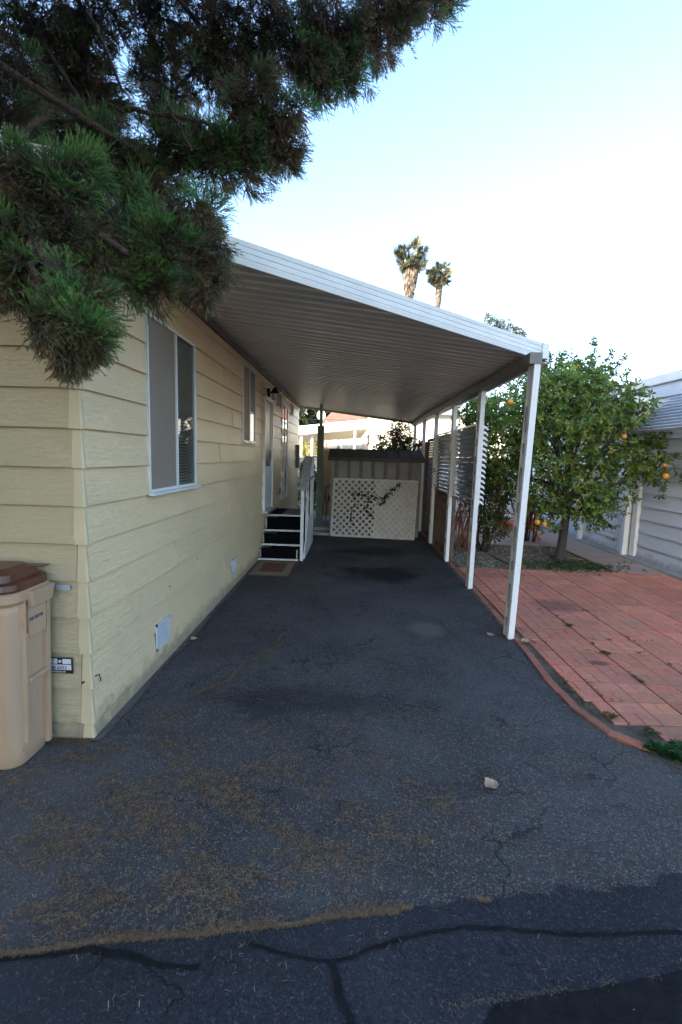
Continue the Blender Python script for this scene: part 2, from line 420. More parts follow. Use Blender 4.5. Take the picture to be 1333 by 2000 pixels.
def pick(cols, n, jit=.15):
    cols = np.array(cols); c = cols[rng.integers(0, len(cols), n)]
    return c * (1 + jit * rng.normal(size=(n, 1)))

# ================================================================== SETTING
def sheet(name, pts, z, mat, kind='structure'):
    return MB().quad(*[(x, y, z) for x, y in pts]).build(name, mat, kind=kind)
sheet('ground', [(-600, -300), (600, -300), (600, 900), (-600, 900)], -.03, M['soil'])
sheet('driveway', [(-9, -12), (9, -12), (9, 2.9), (1.70, 2.64), (1.57, 3.0), (1.60, 3.9), (1.66, 12.6), (-1.45, 12.6), (-1.45, 2.46), (-9, 2.46)], 0, M['drive'])
seam = [(-9, .55), (-3, .98), (-1.9, 1.14), (-1.3, 1.24), (-1.13, 1.31), (-.8, 1.37), (-.47, 1.41), (-.2, 1.455), (-.04, 1.49), (.2, 1.52), (.35, 1.575), (.57, 1.59), (.9, 1.66), (1.1, 1.66), (1.43, 1.75), (2.4, 1.9), (9, 2.3)]
sm2 = []
for (a, b), (c_, d) in zip(seam, seam[1:]):
    m_ = max(1, int((c_ - a) / .018)) if abs(a) < 3 else 4
    for i in range(m_):
        t = i / m_; sm2.append((a + (c_ - a) * t, b + (d - b) * t + random.uniform(-.012, .012) + .012 * math.sin((a + (c_ - a) * t) * 29)))
st = MB()
for (a, b), (c_, d) in zip(sm2, sm2[1:]): st.quad((a, -12, .005), (c_, -12, .005), (c_, d, .005), (a, b, .005))
st.build('street', M['street'], kind='structure')
def strip(name, pts, wd, z, mat):
    mb = MB(); P = []
    for (a, b), (c_, d) in zip(pts, pts[1:]):
        m_ = max(1, int(math.hypot(c_ - a, d - b) / .03))
        for i in range(m_): t = i / m_; P.append((a + (c_ - a) * t, b + (d - b) * t))
    P.append(pts[-1]); L = len(P); prev = None
    for i, (x, y) in enumerate(P):
        x2, y2 = P[min(i + 1, L - 1)]; x1, y1 = P[max(i - 1, 0)]
        dx, dy = x2 - x1, y2 - y1; l = math.hypot(dx, dy) or 1
        t = i / (L - 1); ww = wd * (1 - .5 * abs(t - .5)) * random.uniform(.75, 1.25) / 2
        jx = random.uniform(-.003, .003)
        cur = ((x - dy / l * ww, y + dx / l * ww + jx, z), (x + dy / l * ww, y - dx / l * ww + jx, z))
        if prev: mb.quad(prev[0], prev[1], cur[1], cur[0])
        prev = cur
    return mb.build(name, mat, kind='structure')
strip('crack_sealant', [(-1.6, 1.17), (-1.13, 1.30), (-.95, 1.325), (-.85, 1.345), (-.7, 1.33), (-.58, 1.305), (-.46, 1.305)], .024, .009, M['seal'])
strip('crack_sealant', [(-.32, 1.39), (-.2, 1.365), (-.1, 1.35), (-.02, 1.345), (.05, 1.36), (.12, 1.395), (.22, 1.43), (.33, 1.46), (.45, 1.48), (.62, 1.485), (.8, 1.475), (1.0, 1.485), (1.3, 1.51), (1.9, 1.58)], .015, .009, M['seal'])
strip('crack_sealant', [(-.02, 1.345), (.0, 1.29), (.01, 1.24), (.045, 1.19), (.06, 1.1), (.05, .9)], .026, .0125, M['seal'])
# newer blacktop patch at the lower right
MB().quad((.26, 1.0, .0095), (-.6, -12, .0095), (9, -12, .0095), (9, 2.0, .0095), (2.6, 1.66, .0095), (1.7, 1.5, .0095), (1.15, 1.37, .0095), (.8, 1.30, .0095), (.5, 1.25, .0095)).build('asphalt_patch', M['seal'], kind='structure')
# strip of dirty concrete along the foot of the home
cs = MB(); yy = 2.46; w0 = .0
while yy < 7.1:
    w1 = .015 + .012 * math.sin(yy * 5) + random.uniform(-.006, .006); cs.quad((-1.53, yy, .006), (-1.45 + w0, yy, .006), (-1.45 + w1, yy + .04, .006), (-1.53, yy + .04, .006)); yy += .04; w0 = w1
cs.build('concrete_strip', simple('dirty_concrete', (.11, .10, .095), .95, 0, .35, 14, .004), kind='structure')

# --- patio of red pavers
pv = MB(); tints = []
def brick(x0, x1, y0, y1, z, tint, g=.002, mb=None):
    t_ = len(pv.v); dz = random.uniform(-.0012, .0012)
    pv.loft([[(x0 + g, y0 + g, z - .03), (x1 - g, y0 + g, z - .03), (x1 - g, y1 - g, z - .03), (x0 + g, y1 - g, z - .03)],
             [(x0 + g, y0 + g, z + dz - .003), (x1 - g, y0 + g, z + dz - .003), (x1 - g, y1 - g, z + dz - .003), (x0 + g, y1 - g, z + dz - .003)],
             [(x0 + g + .002, y0 + g + .002, z + dz), (x1 - g - .002, y0 + g + .002, z + dz), (x1 - g - .002, y1 - g - .002, z + dz), (x0 + g + .002, y1 - g - .002, z + dz)]], cap0=False)
    tints.extend([tuple(q * random.uniform(.9, 1.08) for q in tint)] * (len(pv.v) - t_))
PX, PY = .438, .284
reds = [(.58, .205, .120), (.55, .19, .112), (.60, .22, .132), (.53, .185, .108), (.57, .21, .128)]
def leftlim(y): return 1.705 if y > 3.1 else 1.705 + (3.1 - y) * .22
for j in range(15):
    y0 = 2.84 + j * PY
    for i in range(-1, 8):
        x0 = 1.86 + i * PX; base = random.choice(reds); s0 = random.uniform(.88, 1.1)
        for h in (0, 1):
            xa = x0 + h * PX / 2; hh = PX / 2
            cells = [(xa, xa + hh, 0, .5), (xa, xa + hh / 2, .5, 1), (xa + hh / 2, xa + hh, .5, 1)] if h else [(xa, xa + hh / 2, 0, .5), (xa + hh / 2, xa + hh, 0, .5), (xa, xa + hh, .5, 1)]
            for a, b, v0, v1 in cells:
                eg = .0045
                a2 = a + (eg if abs(a - x0) < 1e-6 else 0); b2 = b - (eg if abs(b - x0 - PX) < 1e-6 else 0)
                ya, yb = y0 + v0 * PY + (eg if v0 == 0 else 0), y0 + v1 * PY - (eg if v1 == 1 else 0)
                a2 = max(a2, leftlim(ya))
                if b2 - a2 < .02 or b2 > 5.02: continue
                s1 = s0 * random.uniform(.95, 1.05); brick(a2, b2, ya, yb, .020, tuple(q * s1 for q in base))
# partial front row cut on the slant
for i in range(0, 8):
    x0 = 1.98 + i * PX / 2 * 1.0
    yb = 2.832; ya = 2.62 + .04 * i
    if x0 < 5 and yb - ya > .02:
        s1 = random.uniform(.85, 1.05); brick(x0, x0 + PX / 2 - .004, ya, (ya + yb) / 2, .018, tuple(q * s1 for q in reds[i % 5])); brick(x0, x0 + PX / 2 - .004, (ya + yb) / 2, yb, .018, tuple(q * s1 for q in reds[i % 5]))
# edging course of bricks beside the drive
path = [(1.635, 11.0), (1.63, 6.0), (1.60, 4.2), (1.56, 3.45), (1.575, 3.05), (1.66, 2.74), (1.80, 2.60), (1.98, 2.53)]
def along(path, step):
    out = []
    for (a, b), (c_, d) in zip(path, path[1:]):
        L = math.hypot(c_ - a, d - b); m_ = max(1, round(L / step))
        for i in range(m_): out.append(((a + (c_ - a) * i / m_, b + (d - b) * i / m_), (a + (c_ - a) * (i + 1) / m_, b + (d - b) * (i + 1) / m_)))
    return out
def curb(path, wd, z, side=1):
    for (a, b) in along(path, .215):
        A, B = Vector((*a, 0)), Vector((*b, 0)); d = (B - A).normalized(); nn = Vector((-d.y, d.x, 0)) * side
        A += d * .003; B -= d * .003; z1 = z + random.uniform(-.004, .004); j = random.uniform(-.004, .004)
        q = [A + nn * j, B + nn * j, B + nn * (wd + j), A + nn * (wd + j)]
        t_ = len(pv.v)
        pv.loft([[(p.x, p.y, -.02) for p in q], [(p.x, p.y, z1 - .004) for p in q],
                 [((p.x * .92 + (q[0].x + q[2].x) * .04), (p.y * .92 + (q[0].y + q[2].y) * .04), z1) for p in q]], cap0=False)
        s1 = random.uniform(.45, .7); col = reds[random.randrange(5)]
        tints.extend([tuple(q_ * s1 for q_ in col)] * (len(pv.v) - t_))
curb(path, .062, .014, 1)
curb([(2.12, 2.70), (3.2, 2.86), (5, 3.1)], .05, .045, -1)
patio = pv.build('patio_paving', M['paver'], kind='structure')
a = patio.data.color_attributes.new('tint', 'FLOAT_COLOR', 'POINT')
a.data.foreach_set('color', np.array([(*t, 1) for t in tints], dtype=np.float32).ravel())
sheet('patio_bed', [(1.60, 11), (1.58, 3.2), (1.7, 2.75), (2.0, 2.56), (2.2, 2.64), (5.3, 3.0), (5.3, 11)], .006, M['soil'])
# wall-side path, terrace behind the tree, concrete gutter by the neighbour's wall
MB().box(4.15, 4.95, 7.12, 11.8, -.02, .024).build('side_path', M['pinkconc'], kind='structure')
MB().box(1.75, 4.14, 9.2, 13.8, -.02, .022).build('terrace', M['pinkconc'], kind='structure')
MB().box(4.96, 5.30, 2.0, 16.0, -.02, .04).build('concrete_gutter', M['concrete'], kind='structure')
MB().box(-1.4, -.46, 9.72, 11.9, 0.0, .06).box(-1.4, -.46, 10.05, 11.9, .06, .13).build('concrete_step', M['concrete'], bevel=.008, kind='structure')
# edging boards in the gravel bed
for (a, b) in (((2.66, 7.12), (2.5, 8.1)), ((3.95, 7.12), (3.62, 8.25)), ((2.5, 8.12), (3.6, 8.27)), ((4.13, 7.12), (4.13, 9.0))):
    o = MB().beam((a[0], a[1], .02), (b[0], b[1], .02), .05, .05).build('edging_board', M['mulch'], kind='structure')

# ================================================================== MOBILE HOME
XW = -1.5; Y0, Y1 = 2.5, 12.5; ROW = .2145
zb = [0, .10] + [.10 + ROW * i for i in range(1, 15)]
zb = [z for z in zb if z < 3.06] + [3.06]
home = thing('mobile_home', (-3.7, 7.5, 0), 'pale yellow mobile home clad in lapped siding along the left of the driveway', 'mobile home')
opens = [(3.30, 4.30, 1.40, 2.68), (6.16, 6.92, 1.87, 2.90), (8.85, 9.42, 2.62, 2.93), (10.76, 11.25, 2.62, 2.93), (9.52, 10.35, .80, 2.78), (7.55, 8.32, .76, 2.66)]
def siding(axis, fixed, a0, a1, zb, opens, sgn, lap=.021, wob=.0):
    """boards; axis 'y' = wall in plane x=fixed running along y; sgn = outward"""
    mb = MB()
    def P(a, off, z): return (fixed + sgn * off, a, z) if axis == 'y' else (a, fixed + sgn * off, z)
    for z0, z1 in zip(zb, zb[1:]):
        cuts = sorted({z0, z1} | {q for o in opens for q in (o[2], o[3]) if z0 < q < z1})
        for c0, c1 in zip(cuts, cuts[1:]):
            segs = [(a0, a1)]
            for o in opens:
                if o[2] < c1 - 1e-6 and o[3] > c0 + 1e-6:
                    ns = []
                    for s0, s1 in segs:
                        if o[1] <= s0 or o[0] >= s1: ns.append((s0, s1)); continue
                        if s0 < o[0]: ns.append((s0, o[0]))
                        if s1 > o[1]: ns.append((o[1], s1))
                    segs = ns
            o0 = lap * (z1 - c0) / (z1 - z0); o1 = lap * (z1 - c1) / (z1 - z0)
            for s0, s1 in segs:
                n_ = max(1, int((s1 - s0) / .6)); pts = [s0 + (s1 - s0) * i / n_ for i in range(n_ + 1)]
                for p, q in zip(pts, pts[1:]):
                    wp = wob * math.sin(p * 2.1 + z0 * 9); wq = wob * math.sin(q * 2.1 + z0 * 9)
                    mb.quad(P(p, o0 + wp, c0), P(q, o0 + wq, c0), P(q, o1, c1), P(p, o1, c1))
                    if c0 == z0: mb.quad(P(p, -.02, c0), P(q, -.02, c0), P(q, o0 + wq, c0), P(p, o0 + wp, c0))
    return mb
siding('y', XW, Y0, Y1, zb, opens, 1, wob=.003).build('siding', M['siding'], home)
siding('x', Y0, -6.4, XW - .045, zb, [], -1).build('siding', m_siding('yellow_siding_shaded', (.49, .395, .245), (.42, .34, .22), 'x'), home)  # darker copy of the side siding: the front's shade is in its colour
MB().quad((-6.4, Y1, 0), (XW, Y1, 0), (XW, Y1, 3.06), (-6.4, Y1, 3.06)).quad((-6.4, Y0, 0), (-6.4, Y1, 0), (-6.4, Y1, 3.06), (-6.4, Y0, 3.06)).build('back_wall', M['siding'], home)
ct = MB()
for i, (z0, z1) in enumerate(zip(zb, zb[1:])):   # folded corner cap on each course
    wdt = .045 + .006 * math.sin(i * 2.3); fl = .0215 + .001 * math.sin(i * 1.7)
    ring = lambda z, o_, ww: [(XW - ww, Y0 - o_, z), (XW + o_ * .6, Y0 - o_, z), (XW + o_, Y0 - o_ * .6, z), (XW + o_, Y0 + .010, z), (XW - .01, Y0 + .010, z), (XW - ww, Y0 + .004, z)]
    ct.loft([ring(z0 - .004, fl, wdt + .003), ring(z1 - .006, .004, wdt)])
ct.build('corner_trim', M['corner'], home)
for i, (z0, z1) in enumerate(zip(zb[1:-1], zb[2:])):      # pressed covers over the butt joints
    for yj in ((3.55 + 2.4 * ((i * 37) % 10) / 10, ) if z0 < 1.2 else ()) + ((5.0 + .9 * ((i * 53) % 10) / 10,) if i % 2 else ()):
        MB().add([(XW + .0215, yj, z0 + .002), (XW + .0215, yj + .022, z0 + .002), (XW + .003, yj + .022, z1 - .003), (XW + .003, yj, z1 - .003), (XW + .0255, yj, z0 + .002), (XW + .0255, yj + .022, z0 + .002), (XW + .0065, yj + .022, z1 - .003), (XW + .0065, yj, z1 - .003)], [(4, 5, 6, 7), (0, 4, 7, 3), (1, 2, 6, 5), (0, 1, 5, 4)]).build('joint_cover', M['siding'], home)
# gable roof with white fascia
rf = MB(); xm = -3.95
for (xa, za, xb, zb_) in ((XW + .02, 3.10, xm, 3.50), (xm, 3.50, -6.6, 3.10)):
    rf.add([(xa, Y0 - .15, za), (xb, Y0 - .15, zb_), (xb, Y1 + .2, zb_), (xa, Y1 + .2, za), (xa, Y0 - .15, za - .05), (xb, Y0 - .15, zb_ - .05), (xb, Y1 + .2, zb_ - .05), (xa, Y1 + .2, za - .05)],
           [(0, 1, 2, 3), (4, 7, 6, 5), (0, 4, 5, 1), (3, 2, 6, 7), (0, 3, 7, 4), (1, 5, 6, 2)])
rf.quad((XW, Y0, 3.05), (xm, Y0, 3.45), (-6.4, Y0, 3.05)).quad((XW, Y1, 3.05), (xm, Y1, 3.45), (-6.4, Y1, 3.05))
roof = rf.build('roof', simple('grey_home_roof', (.35, .34, .33), .7), home)
MB().beam((XW + .03, Y0 - .17, 3.06), (xm, Y0 - .17, 3.46), .03, .12).beam((xm, Y0 - .17, 3.46), (-6.6, Y0 - .17, 3.06), .03, .12).build('fascia', M['white'], roof)
def window(y0, y1, z0, z1, screen_side=0, blinds=True, label=None, fr=.02, ym=None, tracks=True):
    w_ = MB(); x0, x1 = XW - .05, XW + .024
    w_.box(x0, x1, y0, y0 + fr, z0, z1).box(x0, x1, y1 - fr, y1, z0, z1).box(x0, x1, y0 + fr, y1 - fr, z1 - fr, z1).box(x0, x1, y0 + fr, y1 - fr, z0, z0 + fr)
    ym = ym or (y0 + y1) / 2
    w_.box(x0 + .01, XW + .024, ym - .014, ym + .014, z0 + fr, z1 - fr)
    if tracks: w_.box(XW + .02, XW + .06, y0 - .02, y1 + .02, z0 - .022, z0 - .002)
    fo = w_.build('window_frame', M['white'], None); fo.parent = home
    for v in fo.data.vertices: v.co -= home.location
    fo.name = 'window'
    a0, a1, b0, b1 = y0 + fr, ym - .018, ym + .018, y1 - fr
    if screen_side: MB().box(XW + .008, XW + .012, a0, a1, z0 + fr, z1 - fr).build('insect_screen', M['screen'], fo)
    MB().quad((XW + .010, b0, z0 + fr), (XW + .010, b1, z0 + fr), (XW + .010, b1, z1 - fr), (XW + .010, b0, z1 - fr)).build('pane', M['glass'], fo)
    if not screen_side: MB().quad((XW + .010, a0, z0 + fr), (XW + .010, a1, z0 + fr), (XW + .010, a1, z1 - fr), (XW + .010, a0, z1 - fr)).build('pane', M['glass'], fo)
    if blinds:
        bl = MB(); z = z0 + .03
        while z < z1 - .03:
            bl.obox((XW - .028, (y0 + y1) / 2, z), (0, y1 - y0 - .04, 0), (.012, 0, .020), (-.0012, 0, .0008)); z += .027
        for yy in (y0 + .15, ym + .1, y1 - .12): bl.box(XW - .018, XW - .016, yy - .001, yy + .001, z0 + .03, z1 - .03)
        bl.build('blind', M['blind'], fo)
    MB().box(XW - .5, XW - .11, y0 - .1, y1 + .1, z0 - .1, z1 + .1).build('room_shade', M['interior'], fo)
    return fo
window(3.30, 4.30, 1.40, 2.68, 1, ym=3.84)
window(6.16, 6.92, 1.87, 2.90, 1, ym=6.55)
window(8.85, 9.42, 2.62, 2.93, 0, False, fr=.02, tracks=False)
window(10.76, 11.25, 2.62, 2.93, 0, False, fr=.02, tracks=False)
# tall two-leaf glazed opening
gd = window(9.52, 10.35, .80, 2.78, 0, True, fr=.045, ym=9.93); gd.name = 'glazed_door'
# entrance door
dm = MB(); dm.box(XW - .04, XW + .05, 7.55, 7.60, .76, 2.66).box(XW - .04, XW + .05, 8.27, 8.32, .76, 2.66).box(XW - .04, XW + .05, 7.60, 8.27, 2.61, 2.66)
door = dm.build('door', M['white'], home)
MB().box(XW + .0, XW + .035, 7.60, 8.27, .78, 1.50).box(XW + .0, XW + .035, 7.60, 7.68, 1.50, 2.61).box(XW + .0, XW + .035, 8.19, 8.27, 1.5, 2.61).build('door_panel', M['white'], door, bevel=.004)
MB().box(XW + .01, XW + .02, 7.68, 8.19, 1.50, 2.61).build('door_screen', simple('dark_door_screen', (.05, .045, .045), .4), door)
MB().box(XW + .036, XW + .075, 8.14, 8.17, 1.62, 1.78).build('handle', M['alu'], door, bevel=.005)
MB().box(XW - .02, XW + .10, 7.52, 8.35, .725, .757).build('door_sill', M['alu'], door)
# porch lamp above the door
lm = MB(); lm.box(XW + .01, XW + .06, 7.87, 7.93, 2.68, 2.82)
lm.loft([[(XW + .14 + math.cos(a) * r, 7.9 + math.sin(a) * r, z) for a in [i * math.pi / 6 for i in range(12)]] for r, z in ((.09, 2.735), (.085, 2.75), (.03, 2.82), (.02, 2.84))])
lamp = lm.build('porch_lamp', M['blackmetal'], home)
MB().loft([[(XW + .13 + math.cos(a) * r, 7.9 + math.sin(a) * r, z) for a in [i * math.pi / 6 for i in range(12)]] for r, z in ((.035, 2.63), (.05, 2.66), (.05, 2.733))]).build('lamp_glass', simple('frosted_lamp_glass', (.6, .57, .5), .4), lamp)
# skirting vents
def vent(y0, y1, z0, z1, n=8):
    v_ = MB(); x = XW + .018
    v_.box(x, x + .010, y0, y1, z0, z0 + .016).box(x, x + .010, y0, y1, z1 - .016, z1).box(x, x + .010, y0, y0 + .016, z0, z1).box(x, x + .010, y1 - .016, y1, z0, z1)
    for i in range(n):
        yy = y0 + .02 + (y1 - y0 - .04) * (i + .5) / n
        v_.box(x, x + .007, yy - .006, yy + .006, z0 + .016, z1 - .016)
    vv = v_.build('skirting_vent', M['whitesign'], home)
    MB().box(x - .012, x + .002, y0 + .002, y1 - .002, z0 + .002, z1 - .002).build('vent_back', simple('vent_shadow_grey', (.22, .22, .22), .7), vv); return vv
vent(3.35, 3.60, .16, .37); vent(5.56, 5.78, .20, .38)
# round hose bib plate, meter box, hook on the corner
MB().tube([(XW + .005, 9.22, .98), (XW + .045, 9.22, .98)], .055, 14).build('outlet_cover', M['shed'], home)
MB().box(XW + .01, XW + .11, 11.85, 12.0, 1.38, 1.98).build('meter_box', M['shed'], home, bevel=.006)
MB().tube([(XW + .018, 2.515, .375), (XW + .035, 2.53, .38), (XW + .036, 2.54, .35), (XW + .034, 2.545, .33)], .0035, 6).build('hook', M['blackmetal'], home)
MB().tube([(XW - .03, Y0 - .03, .355), (XW - .03, Y0 - .018, .355)], .006, 8).build('screw', M['blackmetal'], home)
for yy, zz in ((3.62, .60), (4.3, .68)): MB().tube([(XW + .018, yy, zz), (XW + .03, yy, zz)], .006, 8).build('screw', M['alu'], home)
# registration plaque beside the bin and a paler sticker above it
py = Y0 - .019
pl = MB().box(-1.76, -1.588, py - .005, py, .405, .500).build('plaque', M['blacksign'], home, bevel=.003)
MB().box(-1.76, -1.676, py - .0068, py - .0051, .464, .494).box(-1.646, -1.596, py - .0068, py - .0051, .464, .494).box(-1.76, -1.596, py - .0068, py - .0051, .428, .459).build('plaque_field', M['whitesign'], pl)
text('ILT', .032, M['blacksign'], pl, (-1.732, py - .0085, .468), (1, 0, 0), (0, 0, 1))
text('ABI 6353', .028, M['blacksign'], pl, (-1.728, py - .0085, .433), (1, 0, 0), (0, 0, 1), sx=1.02)
text('CALIFORNIA MF', .014, M['whitesign'], pl, (-1.725, py - .0068, .412), (1, 0, 0), (0, 0, 1), sx=.95)
MB().tube([(-1.661, py - .0051, .479), (-1.661, py - .0075, .479)], .009, 12).build('plaque_seal', M['whitesign'], pl)
MB().box(-1.665, -1.585, py - .003, py + .001, .905, .935).build('sticker', simple('faded_sticker', (.40, .40, .43), .5), home)
MB().box(-1.66, -1.64, Y0 - .012, Y0 - .009, 1.24, 1.27).build('sticker', simple('faded_marks', (.45, .42, .36), .6), home)

# ================================================================== CARPORT AWNING
ca_ = thing('carport_awning', (1.58, 7.5, 0), 'white corrugated metal carport awning on slim scrollwork posts beside the yellow home', 'carport')
AX0, AX1 = XW + .02, 1.78; AZ0, AZ1 = 3.035, 2.66; YF0, YF1 = 2.74, 4.56; YB = 12.5
def az(x): return AZ0 + (AZ1 - AZ0) * (x - AX0) / (AX1 - AX0)
def xf(y): return AX1 if y >= YF1 else AX0 + (AX1 - AX0) * (y - YF0) / (YF1 - YF0)
prof = []; y = YF0 + .02; per = .1425
while y < YB:
    for t, h in ((0, 0), (.30, 0), (.40, .030), (.50, .030), (.54, .018), (.62, .018), (.66, .030), (.84, .030), (.94, 0)):
        if y + t * per < YB: prof.append((y + t * per, h))
    y += per
pn = MB(); prev = None
for (yy, h) in prof:
    xe = xf(yy); n_ = 6
    cur = [(AX0 + (xe - AX0) * i / n_, yy, az(AX0 + (xe - AX0) * i / n_) + h) for i in range(n_ + 1)]
    if prev:
        for i in range(n_): pn.quad(prev[i], prev[i + 1], cur[i + 1], cur[i])
    prev = cur
pn.build('roof_pan', M['awn'], ca_)
# opaque top skin so the sheet has thickness
MB().add([(AX0, YF0, AZ0 + .045), (AX1, YF1, AZ1 + .045), (AX1, YB, AZ1 + .045), (AX0, YB, AZ0 + .045)], [(0, 1, 2, 3)]).build('roof_skin', M['white'], ca_)
# grooved white fascia along the slanted front
A, B = Vector((XW - .02, YF0 - .01, 0)), Vector((1.79, YF1 - .02, 0)); d = (B - A).normalized(); nn = Vector((d.y, -d.x, 0))
prf = [(0, -.02), (.010, -.02), (.014, .012), (.0105, .0165), (.0105, .0185), (.014, .024), (.014, .050), (.0105, .0545), (.0105, .0565), (.014, .062), (.014, .088), (.0105, .0925), (.0105, .0945), (.014, .10), (.016, .128), (0, .130)]
zA, zB = AZ0 - .01, AZ1 + .02
rings = []
for P, zz in ((A, zA), (B, zB)): rings.append([(P.x + nn.x * o_ * 1.5, P.y + nn.y * o_ * 1.5, zz + h) for o_, h in prf])
fa = MB().loft(rings).build('fascia', M['white'], ca_)
# end cap (short overlapping piece at the right corner) and side gutter
A2 = B - d * .06
MB().loft([[(P.x + nn.x * o_, P.y + nn.y * o_, zz + h) for o_, h in ((-.01, -.024), (.032, -.024), (.032, .134), (-.01, .134))] for P, zz in ((A2, zB + .006), (B + d * .03, zB - .003))]).build('end_cap', M['white'], ca_)
MB().box(1.775, 1.83, YF1 - .01, YB, AZ1 - .02, AZ1 + .10).build('gutter', M['white'], ca_, bevel=.004)
MB().box(1.55, 1.66, 4.24, YB, AZ1 - .085, AZ1 + .012).box(1.661, 1.77, 4.40, YB, AZ1 - .012, AZ1 - .004).build('beam', simple('beam_metal', (.17, .155, .145), .5, .2), ca_)
MB().box(AX0 - .012, AX0 + .035, YF0 + .02, YB, AZ0 - .075, AZ0 - .02).build('wall_flashing', simple('dark_flashing', (.12, .10, .09), .6), ca_)
MB().box(AX0, 1.78, YB - .02, YB + .02, AZ1 + .02, AZ1 + .03).add([(AX0, YB, AZ0 - .05), (1.78, YB, AZ1 - .05), (1.78, YB, AZ1 + .06), (AX0, YB, AZ0 + .06), (AX0, YB + .03, AZ0 - .05), (1.78, YB + .03, AZ1 - .05), (1.78, YB + .03, AZ1 + .06), (AX0, YB + .03, AZ0 + .06)], [(0, 1, 2, 3), (4, 7, 6, 5), (0, 4, 5, 1), (3, 2, 6, 7), (0, 3, 7, 4), (1, 5, 6, 2)]).build('rear_fascia', M['corner'], ca_)
for i, (py_, xb, xt) in enumerate(((4.27, 1.545, 1.60), (5.96, 1.585, 1.60), (7.55, 1.60, 1.60), (9.15, 1.60, 1.60), (10.69, 1.60, 1.60), (12.28, 1.60, 1.60))):
    pm = MB(); H = AZ1 - .08
    def X(z): return xb + (xt - xb) * z / H
    def vb(x0, x1, y0, y1):   # leaning vertical bar
        pm.loft([[(X(z) + x0, y0, z), (X(z) + x1, y0, z), (X(z) + x1, y1, z), (X(z) + x0, y1, z)] for z in (0, H)])
    vb(0, .056, py_ - .018, py_ - .004); vb(.012, .050, py_ - .0035, py_ + .010)       # front channel, dark groove behind it
    vb(.004, .010, py_ + .0105, py_ + .115); vb(.0, .003, py_ + .012, py_ + .034); vb(.0, .003, py_ + .092, py_ + .114)
    vb(0, .056, py_ + .116, py_ + .130)
    po = pm.build('post', M['wornwhite'], ca_)
    z = .15 + .1 * i; smat = M.setdefault('scroll', simple('dark_scroll_edge', (.16, .15, .15), .6))
    while z < H - .40:                                                                # long punched loops in the web
        for (zc, hh, ww) in ((z, .045, .020), (z + .26, .12, .024)):
            MB().tube([(X(zc) + .001, py_ + .063 + ww * math.sin(q * math.pi / 9), zc + hh * math.cos(q * math.pi / 9)) for q in range(19)], .0032, 5).build('scroll', smat, po)
        z += .56

# ================================================================== LOUVRED SCREENS + LATTICE FENCE along the posts
def louvre(y0, y1, z0, z1, label):
    t = thing('louvre_screen', (1.66, (y0 + y1) / 2, z0), label, 'louvre screen', 'louvred metal screens hung between the carport posts')
    s_ = MB(); n = 15
    for i in range(n):
        zc = z1 - .03 - (z1 - z0 - .08) * i / (n - 1); row = []
        for q in range(6):
            a = q / 5; row.append((1.645 + .085 * a, zc + .014 - .062 * a * a))
        s_.loft([[(x, yy, z) for x, z in row] + [(x - .002, yy, z - .003) for x, z in row[::-1]] for yy in (y0 + .015, y1 - .015)])
    s_.build('slats', M['slat'], t)
    for yy in (y0, y1):
        e = MB(); e.box(1.642, 1.675, yy - .006, yy + .012, z0, z1)
        for i in range(n):
            zc = z1 - .03 - (z1 - z0 - .08) * i / (n - 1)
            e.loft([[(1.676, yv, zc + .012), (1.715, yv, zc - .004), (1.735, yv, zc - .036), (1.731, yv, zc - .052), (1.708, yv, zc - .032), (1.676, yv, zc - .022)] for yv in (yy - .003, yy + .013)])
        e.build('end_channel', M['white'], t)
    MB().box(1.63, 1.68, y0 + .014, y1 - .014, z1 + .0, z1 + .02).build('rail', M['slat'], t)
    MB().box(1.63, 1.67, y0 + .014, y1 - .014, z0 - .02, z0).build('rail', M['slat'], t)
louvre(6.01, 7.50, 1.12, 2.17, 'grey louvred metal screen between the second and third carport posts')
louvre(7.60, 9.10, 1.14, 2.17, 'louvred metal screen above a brown lattice panel, between the third and fourth posts')
def lattice_panel(name, y0, y1, z0, z1, x, label, cat='lattice fence', pitch=.075, sw=.032, par=None):
    t = thing(name, (x, (y0 + y1) / 2, 0), label, cat, 'brown lattice panels behind the carport posts')
    l_ = MB(); H = z1 - z0; L = y1 - y0
    for k_, off in ((1, 0), (-1, .008)):
        c0 = -H if k_ == 1 else 0
        cc = c0
        while cc < L + (0 if k_ == 1 else H):
            # line y = cc + k*(z) clipped
            if k_ == 1: za, zb2 = max(0, -cc), min(H, L - cc)
            else: za, zb2 = max(0, cc - L), min(H, cc)
            if zb2 - za > .02:
                ya, yb = (cc + za, cc + zb2) if k_ == 1 else (cc - za, cc - zb2)
                l_.beam((x + off, y0 + ya, z0 + za), (x + off, y0 + yb, z0 + zb2), .006, sw, up=(0, -k_, 1) if True else None)
            cc += pitch * 1.414
    l_.build('lattice', M['brownlat'], t)
    f_2 = MB(); f_2.box(x - .02, x + .03, y0, y0 + .05, 0, z1).box(x - .02, x + .03, y1 - .05, y1, 0, z1).box(x - .02, x + .03, y0 + .05, y1 - .05, z1 - .05, z1).box(x - .02, x + .03, y0 + .05, y1 - .05, z0, z0 + .06)
    f_2.build('frame', M['brownlat'], t); return t
lattice_panel('lattice_fence', 7.62, 9.08, .05, 1.10, 1.71, 'low brown lattice panel beneath the louvred screen between the third and fourth posts')
lattice_panel('lattice_fence', 9.22, 10.62, .05, 2.15, 1.71, 'tall brown lattice panel between the fourth and fifth carport posts')
lattice_panel('lattice_fence', 10.76, 12.2, .05, 2.10, 1.71, 'farthest tall brown lattice panel, behind the right end of the shed')

